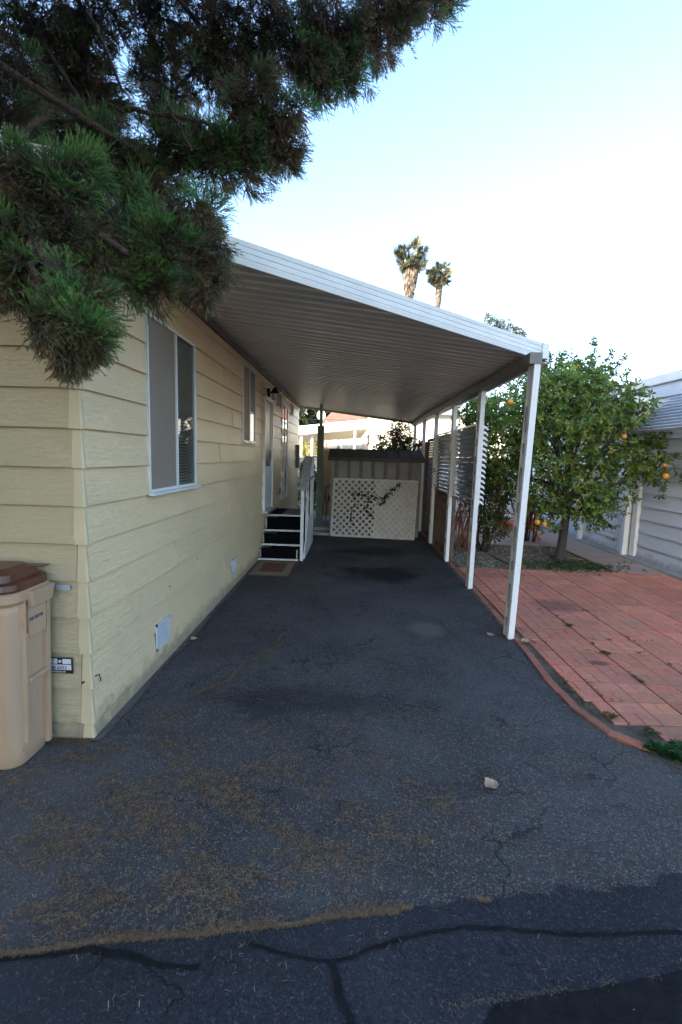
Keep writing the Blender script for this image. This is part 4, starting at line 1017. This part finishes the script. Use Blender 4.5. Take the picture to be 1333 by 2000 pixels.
for i, h in enumerate(hubs): limb(lb, trunkpts[min(4, i * 5 // 7)], h, .028, .016, .02, 10)
for (c, r) in cents:
    h = min(hubs, key=lambda q: (q - c).length)
    limb(lb, h, c, .018, .007, .03, 8, .05)
    for q in range(5):
        d = Vector(sph_dirs(1)[0]); limb(lb, c, c + d * r * .95, .008, .0025, 0, 5, .14)
for a_, b_, r0 in ((unp(150, 40, 3.7), unp(165, 320, 3.5), .085), (unp(15, 275, 2.5), unp(110, 215, 2.7), .018), (unp(190, 200, 2.9), unp(420, 245, 2.8), .014), (unp(330, 210, 2.8), unp(375, 295, 2.7), .010), (unp(175, 20, 3.0), unp(240, 180, 2.8), .013), (unp(195, 460, 2.3), unp(250, 495, 2.35), .022)):
    limb(lb, a_, b_, r0, r0 * .6, .0, 9, .05)
lb.build('limbs', M['bark'], ct_, smooth=True)
tm = [sprig_tmpl(20, .062, .015, .0016, .36) for _ in range(12)]
def brushes(cents, greens, K, m):
    P = []; D = []; C0 = []; C1 = []; Lh = []
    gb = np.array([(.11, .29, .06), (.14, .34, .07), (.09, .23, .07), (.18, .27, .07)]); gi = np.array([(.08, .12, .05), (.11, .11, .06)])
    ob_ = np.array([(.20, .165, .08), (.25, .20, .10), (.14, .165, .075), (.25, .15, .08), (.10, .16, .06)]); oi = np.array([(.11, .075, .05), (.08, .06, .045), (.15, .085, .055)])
    for i, (c, r_) in enumerate(cents):
        cd = np.array([random.uniform(-.1, .7), random.uniform(-.4, .1), random.uniform(-.9, -.25)])
        dd = sph_dirs(int(min(50, max(17, K * (r_ / .15) ** 2))))
        for d in dd:
            isg = (i in greens and random.random() < .78) or random.random() < .10
            b0 = np.array(c) + d * (r_ * random.uniform(.35, .98) + random.gauss(0, .02)) * np.array([1.08, 1, .95])
            br = random.uniform(.045, .085)
            ax = (d * .75 + np.array([.15, -.05, .45]) if isg else d * .35 + cd) + rng.normal(size=3) * .15; ax /= np.linalg.norm(ax)
            n = int(m * random.uniform(.6, 1.3)); q = ax + rng.normal(size=(n, 3)) * (.42 if isg else .26); q /= np.linalg.norm(q, axis=1)[:, None]
            P.append(b0 + q * (br * rng.random(n) ** .5)[:, None]); D.append(q + rng.normal(size=(n, 3)) * .06)
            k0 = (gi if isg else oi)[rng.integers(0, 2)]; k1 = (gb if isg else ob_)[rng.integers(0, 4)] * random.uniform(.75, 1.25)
            C0.append(np.tile(k0, (n, 1)) * (1 + .15 * rng.normal(size=(n, 1)))); C1.append(np.tile(k1, (n, 1)) * (1 + .18 * rng.normal(size=(n, 1))))
    return map(np.concatenate, (P, D, C0, C1))
P, D, K0, K1 = brushes(cents, greenish, 36, 34)
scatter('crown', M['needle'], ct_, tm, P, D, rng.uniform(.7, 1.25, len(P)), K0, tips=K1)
# dead brown inner twiggery filling the boughs
P, D, I = blob_cloud([c for c in cents if c[1] > .06], 10500, (.0, .8))
tm2 = [sprig_tmpl(16, .10, .03, .003, .8) for _ in range(6)]
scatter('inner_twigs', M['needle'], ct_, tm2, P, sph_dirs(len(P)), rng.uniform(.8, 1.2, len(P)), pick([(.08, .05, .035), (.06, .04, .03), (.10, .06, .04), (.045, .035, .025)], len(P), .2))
# rest of the crown, above and behind the photographer's left shoulder
rest = []
for i in range(60):
    a = random.uniform(0, 2 * math.pi); z = random.uniform(3.4, 7.0); rr_ = (4.6 - abs(z - 4.5) * .5) * math.sqrt(random.random())
    p = Vector((-4.1 + rr_ * math.cos(a), .6 + rr_ * math.sin(a), z))
    v = RC.transposed() @ (p - CAMP)
    if v.z < -.05:
        sx, sy = px0 - f_ * v.x / v.z, py0 + f_ * v.y / v.z
        if -650 < sx < 1900 and -800 < sy < 2600: continue
    if p.z < 4.2 and p.x > -2.4 and p.y < 2: continue
    rest.append((p, random.uniform(.55, .95)))
P, D, I = blob_cloud(rest, 16000, (.2, 1.0))
tm3 = [sprig_tmpl(12, .3, .14, .018, .8) for _ in range(6)]
scatter('outer_crown', M['needle'], ct_, tm3, P, D * .6 + sph_dirs(len(P)) * .5, rng.uniform(.8, 1.3, len(P)), pick([(.035, .06, .025), (.05, .045, .025), (.03, .045, .02)], len(P), .2))

# --- unseen trees added behind the camera to keep sun off drive and patio
for i in range(9):
    bx_, by_ = -34 + i * 3.3 + random.uniform(-.4, .4), -14 + random.uniform(-.5, .5); h = 11.2 + random.uniform(-.3, .3)
    t = thing('unseen_shade_tree', (bx_, by_, 0), 'unseen tall dark conifer added behind the camera to block the sun', 'tree', 'unseen conifers added to shade the foreground')
    MB().tube([(bx_, by_, -.1), (bx_, by_, h * .5), (bx_, by_, h - .5)], [.28, .2, .05], 10).build('trunk', M['bark'], t)
    bl = [(Vector((bx_ + random.uniform(-.5, .5), by_ + random.uniform(-.4, .4), 1.6 + (h - 3.4) * q / 7)), 2.15 - .06 * q) for q in range(8)]
    P, D, I = blob_cloud(bl, 4200, (.1, 1.0))
    P = P[P[:, 2] < h]
    scatter('crown', M['needle'], t, [leaf_tmpl(.5, .3, 4, 1.0) for _ in range(3)], P, sph_dirs(len(P)), 1., pick([(.03, .05, .02), (.045, .06, .025)], len(P), .2))

# --- orange tree
ot = thing('orange_tree', (3.6, 7.75, 0), 'leafy orange tree with ripe fruit growing in the gravel bed beside the brick patio', 'tree')
tb = MB(); tb.tube([(3.58, 7.75, -.02), (3.6, 7.76, .12), (3.62, 7.77, .4), (3.63, 7.75, .8), (3.6, 7.75, 1.1)], [.125, .085, .07, .068, .065], 12)
tb.build('trunk', M['bark2'], ot, smooth=True)
OC = [(3.55, 7.8, 2.3, .85), (2.7, 7.9, 2.15, .68), (4.35, 7.9, 2.2, .65), (3.1, 7.6, 2.6, .62), (3.9, 7.7, 2.7, .62), (3.5, 7.9, 2.85, .5), (2.35, 8.0, 2.25, .48), (2.55, 8.0, 1.75, .5), (3.0, 7.6, 1.6, .55), (3.95, 7.7, 1.55, .5), (4.6, 7.8, 1.75, .42), (4.95, 7.6, 1.65, .32), (3.7, 7.4, 1.2, .42), (3.15, 7.7, 1.15, .34), (4.1, 7.6, 1.0, .30), (3.3, 7.6, .85, .26), (4.5, 7.8, 1.15, .26), (2.15, 8.0, 2.5, .35), (4.65, 7.9, 2.55, .40), (3.9, 7.5, .82, .2), (4.95, 7.8, 2.15, .26), (3.05, 7.6, 2.85, .34), (3.9, 7.8, 3.0, .28)]
oc = [(Vector((a, b, c_)), r) for a, b, c_, r in OC]
ob = MB()
for c_, r in oc:
    pts = limb(ob, (3.6, 7.75, 1.0 if c_.z > 1.3 else .85), c_, .035, .012, .04, 7, .1)
    for q in range(6): limb(ob, c_, c_ + Vector(sph_dirs(1)[0]) * r * .9, .010, .003, 0, 4, .12)
ob.build('branches', M['bark2'], ot, smooth=True)
P, D, I = blob_cloud(oc, 3500, (.35, 1.12))
lt1 = [leaf_tmpl(.095, .040, 5, 1.0) for _ in range(8)]
nearg = pick([(.11, .18, .026), (.15, .225, .032), (.075, .13, .022), (.23, .27, .045), (.12, .19, .04)], len(P), .2)
yel = (rng.random(len(P)) < .05)[:, None]
nearg = np.where(yel, np.array([[.25, .24, .04]]), nearg)
scatter('crown', M['leaf'], ot, lt1, P, D * .8 + rng.normal(size=D.shape) * .4 + np.array([0, 0, .15]), rng.uniform(.75, 1.15, len(P)), nearg)
def pxo(x, y, Y): return unp(x, y, Y)
for (x, y, Y, r) in ((998, 785, 7.25, .042), (1301, 930, 7.2, .046), (1299, 908, 7.3, .034), (1219, 852, 7.3, .04), (1050, 1020, 7.35, .045), (1064, 1024, 7.35, .04), (1223, 838, 7.5, .03)):
    p = pxo(x, y, Y); MB().sphere(p, r, 14, 9).build('orange', M['orange'], ot, smooth=True)

# --- sunlit shrub with upright shoots behind the orange tree
def shrub(name, label, cat, blobs, n, tmpls, cols, base, stems=8, mat='leaf', smat='bark2', group=None, scl=(.8, 1.2), shell=(.3, 1.05), shoots=()):
    t = thing(name, base, label, cat, group); bb = [(Vector(b[:3]), b[3]) for b in blobs]
    s_ = MB()
    for c_, r in bb:
        for q in range(max(1, stems // len(bb))): limb(s_, Vector(base) + Vector((random.uniform(-.1, .1), random.uniform(-.1, .1), 0)), c_ + Vector(sph_dirs(1)[0]) * r * .7, .018, .006, .03, 6, .06)
    P, D, I = blob_cloud(bb, n, shell); P = [P]; D = [D]
    for a_, b_ in shoots:
        a_, b_ = Vector(a_), Vector(b_); limb(s_, a_, b_, .007, .003, 0, 5, .03)
        m_ = int((b_ - a_).length / .014); tt = rng.random(m_)
        P.append(np.array(a_) + tt[:, None] * np.array(b_ - a_) + rng.normal(size=(m_, 3)) * .03); D.append(sph_dirs(m_) * .6 + np.array([0, 0, .7]))
    P = np.concatenate(P); D = np.concatenate(D)
    s_.build('stems', M[smat], t, smooth=True)
    scatter('foliage', M[mat], t, tmpls, P, D * .8 + rng.normal(size=D.shape) * .4, rng.uniform(*scl, len(P)), pick(cols, len(P), .2)); return t
yg = [(.12, .13, .02), (.08, .11, .018), (.17, .15, .03), (.05, .08, .018)]
sl = [leaf_tmpl(.07, .03, 4, .9) for _ in range(5)]
shrub('tall_shrub', 'sunlit yellow green shrub with upright shoots poking above the orange tree', 'shrub',
      [(4.0, 9.6, 2.7, .7), (3.2, 9.6, 2.8, .7), (4.7, 9.6, 2.8, .55), (3.5, 9.4, 3.35, .42), (4.15, 9.4, 3.5, .42), (4.6, 9.4, 3.3, .35), (2.6, 9.7, 2.6, .5)], 2200, sl, yg, (3.8, 9.7, 0), 10,
      shoots=[((4.55, 9.3, 3.3), (4.6, 9.3, 4.15)), ((4.5, 9.3, 3.2), (4.25, 9.3, 3.75)), ((4.7, 9.3, 3.3), (5.0, 9.3, 3.95)), ((4.75, 9.3, 3.2), (5.25, 9.3, 3.8)), ((3.7, 9.3, 3.3), (3.75, 9.3, 3.8)), ((3.9, 9.3, 3.2), (4.0, 9.3, 3.7)), ((3.5, 9.3, 3.3), (3.45, 9.3, 3.9)), ((4.3, 9.3, 3.1), (4.15, 9.3, 3.6))])
# --- cane shrub with reddish stems
cs_ = thing('cane_shrub', (2.15, 8.75, 0), 'clump of thin reddish canes with sparse leaves below the louvred screen', 'shrub')
cm = MB(); tips = []
for i in range(46):
    bx_, by_ = 2.15 + random.gauss(0, .16), 8.7 + random.gauss(0, .16); h = random.uniform(.9, 1.7)
    e = Vector((bx_ + random.gauss(0, .22) + .1, by_ + random.gauss(0, .2), h)); cm.tube([(bx_, by_, -.01), ((bx_ + e.x) / 2 + random.gauss(0, .03), (by_ + e.y) / 2, h * .5), e], [.009, .008, .004], 5); tips.append(e)
cm.build('canes', simple('red_cane', (.20, .075, .045), .7), cs_)
P = np.array([np.array(t) + rng.normal(size=3) * np.array([.14, .14, .22]) for t in tips for _ in range(12)])
scatter('foliage', M['leaf'], cs_, [leaf_tmpl(.08, .022, 4, 1.1) for _ in range(5)], P, sph_dirs(len(P)) + np.array([0, 0, .4]), 1., pick([(.22, .07, .03), (.12, .15, .03), (.08, .12, .03), (.30, .20, .04), (.05, .08, .02)], len(P), .2))
shrub('low_shrub', 'green shrub with long arching leaves between the louvred screen and the orange tree', 'shrub', [(2.5, 8.3, .9, .38), (2.75, 8.4, 1.3, .4), (2.3, 8.35, 1.55, .4), (2.6, 8.2, .55, .25)], 620, [leaf_tmpl(.11, .024, 5, 1.1) for _ in range(5)], [(.05, .09, .02), (.12, .13, .03), (.16, .12, .03), (.035, .06, .02)], (2.5, 8.45, 0), 14)
# photinia behind the shed, green clump at the home corner
shrub('red_tipped_shrub', 'leafy green shrub with a few red tips showing above the shed roof', 'shrub', [(.95, 12.2, 1.9, .42), (1.25, 12.2, 2.1, .36), (1.55, 12.2, 1.85, .34), (1.2, 12.2, 2.45, .24), (.75, 12.2, 1.7, .3)], 520, [leaf_tmpl(.10, .04, 5, 1.1) for _ in range(5)], [(.05, .09, .02), (.035, .07, .02), (.08, .12, .03), (.20, .035, .03)], (1.15, 12.2, 0), 16, shell=(.3, 1.1))
shrub('corner_shrub', 'dark green leafy shrub tucked behind the far corner of the yellow home', 'shrub', [(-1.25, 13.1, .95, .35), (-1.3, 13.1, .5, .38), (-1.35, 13.1, 1.35, .25)], 600, [leaf_tmpl(.08, .04, 5, 1.1) for _ in range(4)], [(.05, .12, .03), (.035, .08, .02)], (-1.3, 13.1, 0), 10)
# --- fan palms
def palm(base, htop, cr, label, skirt, trunk_r):
    t = thing('fan_palm', base, label, 'palm tree', 'tall fan palms above the carport roof'); b = Vector(base); top = b + Vector((0, 0, htop))
    MB().tube([b, b + Vector((.1, 0, htop * .5)), top], [trunk_r * 1.3, trunk_r, trunk_r * .9], 10).build('trunk', M['bark2'], t)
    if skirt:
        n = 700; z = rng.uniform(-cr * 1.45, -cr * .2, n); a = rng.uniform(0, 6.28, n); rr_ = skirt * (1 + z / (cr * 2.6)) * rng.uniform(.7, 1, n)
        P = np.stack([top.x + rr_ * np.cos(a), top.y + rr_ * np.sin(a), top.z + z], 1)
        scatter('dead_fronds', M['litter'], t, [leaf_tmpl(1.1, .16, 1)], P, np.stack([np.cos(a) * .15, np.sin(a) * .15, -np.ones(n)], 1), 1., pick([(.15, .12, .095), (.20, .165, .13), (.11, .09, .07)], n))
    # each fan: 12 blades spread in a plane
    V = []; F = []
    for i in range(13):
        a = (i / 12 - .5) * 3.6; d = np.array([math.sin(a), 0, math.cos(a)]); s_ = np.array([math.cos(a), 0, -math.sin(a)]); b0 = len(V)
        V += [np.zeros(3), d * .45 + s_ * .02, d * 1. + np.array([0, -.35, -.25 * abs(d[0])]), d * .45 - s_ * .02]; F += [(b0, b0 + 1, b0 + 2), (b0, b0 + 2, b0 + 3)]
    n = 100; d = sph_dirs(n); d[:, 2] = d[:, 2] * .9 + .15; rad = cr * rng.uniform(.35, .85, n)
    P = np.array(top) + d * rad[:, None] * np.array([1, 1, 1.05]) + np.array([0, 0, cr * .15])
    scatter('crown', M['leaf'], t, [(np.array(V), np.array(F))], P, d + rng.normal(size=d.shape) * .25, cr * .40 * rng.uniform(.7, 1.4, n), pick([(.12, .14, .08), (.16, .17, .10), (.23, .20, .13), (.08, .10, .065)], n))
palm((6.4, 60, 0), 25.7, 2.2, 'broader fan palm with a thick skirt of dead fronds, left of the two', .95, .3)
palm((11.7, 70, 0), 27.6, 2.0, 'smaller fan palm on a thin bare trunk, right of the two', .3, .22)
shrub('distant_tree', 'thin feathery treetop far behind the right part of the carport fascia', 'tree', [(11.0, 40, 13.5, .35), (11.4, 40, 13.1, .5), (12.1, 40, 12.9, .55), (12.9, 40, 12.5, .5), (13.5, 40, 12.2, .6), (14.3, 40, 11.2, .5), (14.9, 40, 10.2, .6), (15.6, 40, 9.6, .6)], 520, [leaf_tmpl(.26, .09, 5, 1.1) for _ in range(4)], [(.05, .06, .045), (.07, .08, .055), (.09, .08, .05)], (12.5, 40, 0), 24, shell=(.2, 1.1))
# --- trees on the hill beyond
big = [leaf_tmpl(.55, .4, 5, 1.1) for _ in range(4)]
hc = [[(.08, .09, .02), (.12, .11, .025), (.05, .065, .02)], [(.03, .045, .018), (.045, .055, .022)], [(.13, .12, .04), (.16, .14, .05), (.09, .10, .03)]]
ht = [(-9.5, 52, 4.2, 0, 'olive green tree nearest the home corner, beyond the white carport'), (-5.6, 55, 4.4, 1, 'dark rounded tree just left of the green post, beyond the red roof'),
      (-2.6, 60, 4.0, 1, 'dark tree peeping over the red roof just right of the green post'), (1.2, 66, 3.6, 2, 'pale yellow green tree over the middle of the red roof'), (5.0, 70, 3.2, 2, 'pale yellow green tree over the right end of the red roof'),
      (-8.0, 46, 2.0, 2, 'bright yellow bush seen between the slim white carport posts'), (-13.5, 58, 4.5, 1, 'dark green tree behind the far corner of the yellow home')]
for x, y, r, kk, lab in ht:
    z0 = 1.4 if r < 2.5 else 4.2
    shrub('hill_tree', lab, 'tree', [(x, y, z0 + r * .6, r * .7), (x - r * .5, y, z0 + r * .1, r * .55), (x + r * .5, y - .5, z0 + r * .2, r * .55), (x + .3, y, z0 - r * .4, r * .6)], 900, big, hc[kk], (x, y, 0), 8, group='trees beyond the neighbouring roofs', shell=(.35, 1.1))
shrub('yellow_bush', 'sunlit yellow bush under the neighbouring white carport', 'shrub', [(-2.1, 23.5, 1.9, .55), (-1.5, 23.5, 1.9, .5), (-2.8, 23.5, 1.7, .6)], 500, [leaf_tmpl(.16, .10, 5, 1.1) for _ in range(4)], [(.42, .36, .04), (.30, .28, .05)], (-2, 23.5, 0), 8)

# ================================================================== GROUND LITTER
# pine needles on the drive and street
def needles(n, fx, name, sc=(.6, 1.3)):
    pos = []
    while len(pos) < n:
        c_ = fx()
        if c_ is not None: pos.append(c_)
    pos = np.array(pos); a = rng.uniform(0, 6.28, len(pos)); d = np.stack([np.cos(a), np.sin(a), rng.normal(size=len(pos)) * .06], 1)
    z = np.cross(d, np.array([0, 0, 1.])); z /= np.linalg.norm(z, axis=1)[:, None]; u = np.cross(z, d)
    RR = np.stack([z, u, d], 2)
    V = np.array([(-.0005, 0, 0), (.0005, 0, 0), (.0012, .001, .007), (.0001, .001, .007), (.0016, 0, .0150)]); F = np.array([(0, 1, 2), (0, 2, 3), (3, 2, 4)])
    V2 = V * np.array([-1, 1, .7]); 
    return scatter(name, M['litter'], None, [(V, F), (V2, F[:, ::-1])], pos, d, rng.uniform(*sc, len(pos)), pick([(.17, .095, .045), (.25, .15, .075), (.12, .07, .04), (.28, .20, .11)], len(pos), .25), rots=RR)
def seam_y(x):
    for (a, b), (c_, d) in zip(seam, seam[1:]):
        if a <= x <= c_: return b + (d - b) * (x - a) / (c_ - a)
    return 1.4
def hsh(x, y): return math.sin(x * 5.1 + 1.3 * math.sin(y * 3.3)) * math.cos(y * 6.7 + x * 2) + .6 * math.sin(x * 13 + y * 9) * math.cos(y * 17 - x * 5)
def f_scatter():
    x = random.uniform(-2.6, 2.4); y = random.uniform(1.0, 3.6)
    dens = math.exp(-((x + .7) / 1.0) ** 2) * math.exp(-((y - 1.85) / .55) ** 2) * 1.0 + .06 * (y < 3) + .10 * (x < -1.0)
    q = .5 + .5 * hsh(x * 1.6, y * 1.9) + .45 * math.sin(x * 31 + 3 * math.sin(y * 23)) * math.sin(y * 37 + 2 * math.sin(x * 19))
    if random.random() > dens * 1.3 * max(.02, q) ** 2: return None
    if y < seam_y(x) and random.random() < .95: return None
    return (x, y, .004 + .004 * (y < seam_y(x)) + random.random() * .003)
def f_seam():
    x = random.uniform(-1.5, .68)
    wdt = .035 * (.4 + .6 * max(0, 1 - abs(x + .15) / .9)) * (1 if x < .25 else .45) * (.75 + .5 * hsh(x * 2, 1))
    wdt *= .35 + 1.0 * abs(math.sin(x * 23 + 2 * math.sin(x * 61))) * (.6 + .4 * math.sin(x * 117))
    if .28 < x < .42 or (x > .25 and hsh(x * 3, 2) < 0): return None
    return (x, seam_y(x) + .004 + abs(random.gauss(0, wdt)) - .008, .007 + random.random() * .008)
def f_crack():
    P_ = [(-1.05, 3.02), (-.9, 3.25), (-.82, 3.45), (-.78, 3.6), (-.66, 3.72), (-.64, 3.9), (-.60, 4.2)]
    i = random.randrange(len(P_) - 1)
    if i == 2 and random.random() < .7: return None
    t = random.random(); x = P_[i][0] + (P_[i + 1][0] - P_[i][0]) * t; y = P_[i][1] + (P_[i + 1][1] - P_[i][1]) * t
    return (x + random.gauss(0, .010) + .02 * math.sin(y * 18), y + random.gauss(0, .015), .004 + random.random() * .003)
def f_edge():
    q = random.random()
    if q < .35: return (-1.78 + random.random() * .3, 2.47 - abs(random.gauss(0, .022)), .004 + random.random() * .006)
    if q < .65: t = random.random(); return (1.50 + .1 * random.gauss(0, 1) + .02, 4.28 + random.gauss(0, .09), .004 + random.random() * .005)
    if q < .8: return (-1.43 + random.gauss(0, .015), random.uniform(2.5, 4.2), .009)
    return (1.8 + random.gauss(0, .14), 2.52 + random.gauss(0, .07), .004 + random.random() * .005)
def f_bot():
    x = random.uniform(.3, 1.6); y = 1.222 + .17 * (x - .3) + random.gauss(0, .008)
    return (x, y, .013 + random.random() * .004) if hsh(x * 2, 3) > -.1 else None
tag(needles(30000, f_scatter, 'fallen_needles', (.9, 2.1)), 'fallen brown conifer needles scattered over the near drive', 'needle litter', kind='stuff')
tag(needles(11000, f_seam, 'needle_drift'), 'tan drift of needles lying along the seam between drive and street', 'needle litter', kind='stuff')
o = needles(5500, f_crack, 'crack_litter'); tag(o, 'thin trail of dry needles filling the crack in the drive', 'needle litter', kind='stuff')
o = needles(5000, f_edge, 'edge_litter'); tag(o, 'dry needles gathered at the wall foot, first post and patio corner', 'needle litter', kind='stuff')
o = needles(600, f_bot, 'patch_litter', (.5, .9)); tag(o, 'needles caught along the edge of the black patch of the street', 'needle litter', kind='stuff')
# gravel
st_t = []
for _ in range(6):
    V = []; 
    for q in ((1, 0, 0), (-1, 0, 0), (0, 1, 0), (0, -1, 0), (0, 0, .8), (0, 0, -.6)): V.append(np.array(q) * .011 * random.uniform(.6, 1.3))
    st_t.append((np.array(V), np.array([(0, 2, 4), (2, 1, 4), (1, 3, 4), (3, 0, 4), (2, 0, 5), (1, 2, 5), (3, 1, 5), (0, 3, 5)])))
n = 9000; P = np.stack([rng.uniform(1.75, 4.1, n), rng.uniform(7.05, 9.2, n), rng.uniform(.005, .022, n)], 1)
scatter('gravel', M['stone'], None, st_t, P, sph_dirs(n), rng.uniform(.6, 1.5, n), pick([(.30, .26, .21), (.20, .17, .13), (.40, .36, .30), (.14, .10, .07)], n, .15))
tag(bpy.data.objects['gravel'], 'pale gravel filling the bed beneath the orange tree', 'gravel', kind='stuff')
n = 900; P = np.stack([rng.uniform(1.8, 4.1, n), rng.uniform(7.1, 9.1, n), rng.uniform(.02, .04, n)], 1)
scatter('leaf_litter', M['litter'], None, [leaf_tmpl(.05, .025, 1), leaf_tmpl(.035, .02, 1)], P, sph_dirs(n) * np.array([1, 1, .25]), 1., pick([(.25, .15, .06), (.32, .26, .08), (.12, .12, .03)], n))
tag(bpy.data.objects['leaf_litter'], 'dry fallen leaves over the gravel bed', 'leaf litter', kind='stuff')
n = 420; P = np.stack([3.6 + rng.normal(size=n) * .45, 7.35 + rng.normal(size=n) * .18, rng.uniform(.02, .05, n)], 1)
scatter('ground_cover', M['leaf'], None, [leaf_tmpl(.04, .018, 4, 1.0)], P, sph_dirs(n) * .4 + np.array([0, 0, 1]), 1., pick([(.06, .10, .03), (.10, .12, .04)], n))
tag(bpy.data.objects['ground_cover'], 'small green weeds around the foot of the orange tree', 'weeds', kind='stuff')
# parsley-like weeds at the patio front
n = 1500; P = []
while len(P) < n:
    x, y = 1.80 + 1.4 * random.random() ** 1.6, random.uniform(2.15, 2.72)
    if y > 2.62 + (x - 2.0) * .14 or y < 2.66 - (x - 1.72) * .9 or (x < 1.95 and random.random() < .4): continue
    if y < 2.4 + .08 * math.sin(x * 9) and random.random() < .8: continue
    P.append((x, y, random.uniform(.005, .05)))
scatter('weed_patch', M['leaf'], None, [leaf_tmpl(.030, .014, 6, 1.15) for _ in range(5)], P, sph_dirs(n) * .35 + np.array([0, 0, 1]), rng.uniform(.7, 1.2, n), pick([(.04, .12, .03), (.06, .16, .04), (.03, .08, .02)], n))
tag(bpy.data.objects['weed_patch'], 'bright green weeds growing at the front corner of the patio', 'weeds', kind='stuff')
sheet('weed_soil', [(1.86, 2.48), (2.1, 2.25), (2.6, 2.1), (4, 2.1), (4, 2.82), (2.2, 2.64)], .004, M['soil'])
# moss in paver joints
P = []
for _ in range(420):
    if random.random() < .6: x = 1.86 + PX * random.choice((0, 1, 1, 2)) ; y = random.uniform(2.9, 5.6)
    else: y = 2.84 + PY * random.choice((1, 2, 4, 5, 8)); x = random.uniform(1.8, 3.4)
    if hsh(x * 1.7, y * 1.3) < .35: continue
    P.append((x + random.gauss(0, .006), y + random.gauss(0, .006), .028))
for _ in range(60): P.append((1.66 + random.gauss(0, .02), random.uniform(2.9, 3.5), .03))
for cx_, cy_ in ((1.93, 2.74), (2.3, 4.62), (2.3, 3.95), (1.78, 2.9)):
    for _ in range(30): P.append((cx_ + random.gauss(0, .022), cy_ + random.gauss(0, .018), .03))
scatter('joint_moss', M['leaf'], None, [leaf_tmpl(.016, .008, 5, 1.1)], P, sph_dirs(len(P)) * .4 + np.array([0, 0, 1]), 1., pick([(.08, .12, .03), (.14, .16, .05), (.05, .06, .02)], len(P)))
tag(bpy.data.objects['joint_moss'], 'thin moss and weeds growing in the paver joints', 'moss', kind='stuff')
# fallen dead leaves as individuals
def dead_leaf(x, y, z, rz, s, label, group=None, cup=.25):
    V = []; F = []; n_ = 7
    for i in range(n_ + 1):
        t = i / n_; w_ = math.sin(math.pi * t) ** .7 * .42 * (1 + .25 * math.sin(i * 2.4)); zz = cup * (t - .5) ** 2 + .04 * math.sin(i * 1.9)
        V += [(t - .5, -w_, zz + w_ * .35), (t - .5, 0, zz), (t - .5, w_, zz + w_ * .5)]
    for i in range(n_): b = i * 3; F += [(b, b + 1, b + 4, b + 3), (b + 1, b + 2, b + 5, b + 4)]
    m_ = MB(); ca2, sa2 = math.cos(rz), math.sin(rz)
    m_.add([(x + (a * ca2 - b * sa2) * s, y + (a * sa2 + b * ca2) * s, z + c_ * s) for a, b, c_ in V], F)
    return tag(m_.build('dead_leaf', M['deadleaf'], smooth=True), label, 'leaf', group)
M['deadleaf'] = simple('dead_leaf_brown', (.42, .27, .17), .7, 0, .2, 30)
dead_leaf(.78, 2.23, .006, .5, .085, 'large curled tan leaf lying alone in the middle of the near drive')
dead_leaf(1.40, 4.33, .006, 1.2, .08, 'curled brown leaf on the drive just left of the first post foot')
dead_leaf(1.66, 4.12, .036, .3, .09, 'brown leaf on the brick edging just right of the first post foot')
dead_leaf(1.76, 4.16, .034, 2.2, .07, 'small tan leaf on the pavers beyond the first post foot')
dead_leaf(-1.40, 3.95, .012, .9, .07, 'brown leaf at the foot of the yellow wall past the near vent')
dead_leaf(2.16, 2.58, .03, 1.9, .05, 'pale leaf resting on the green weeds')
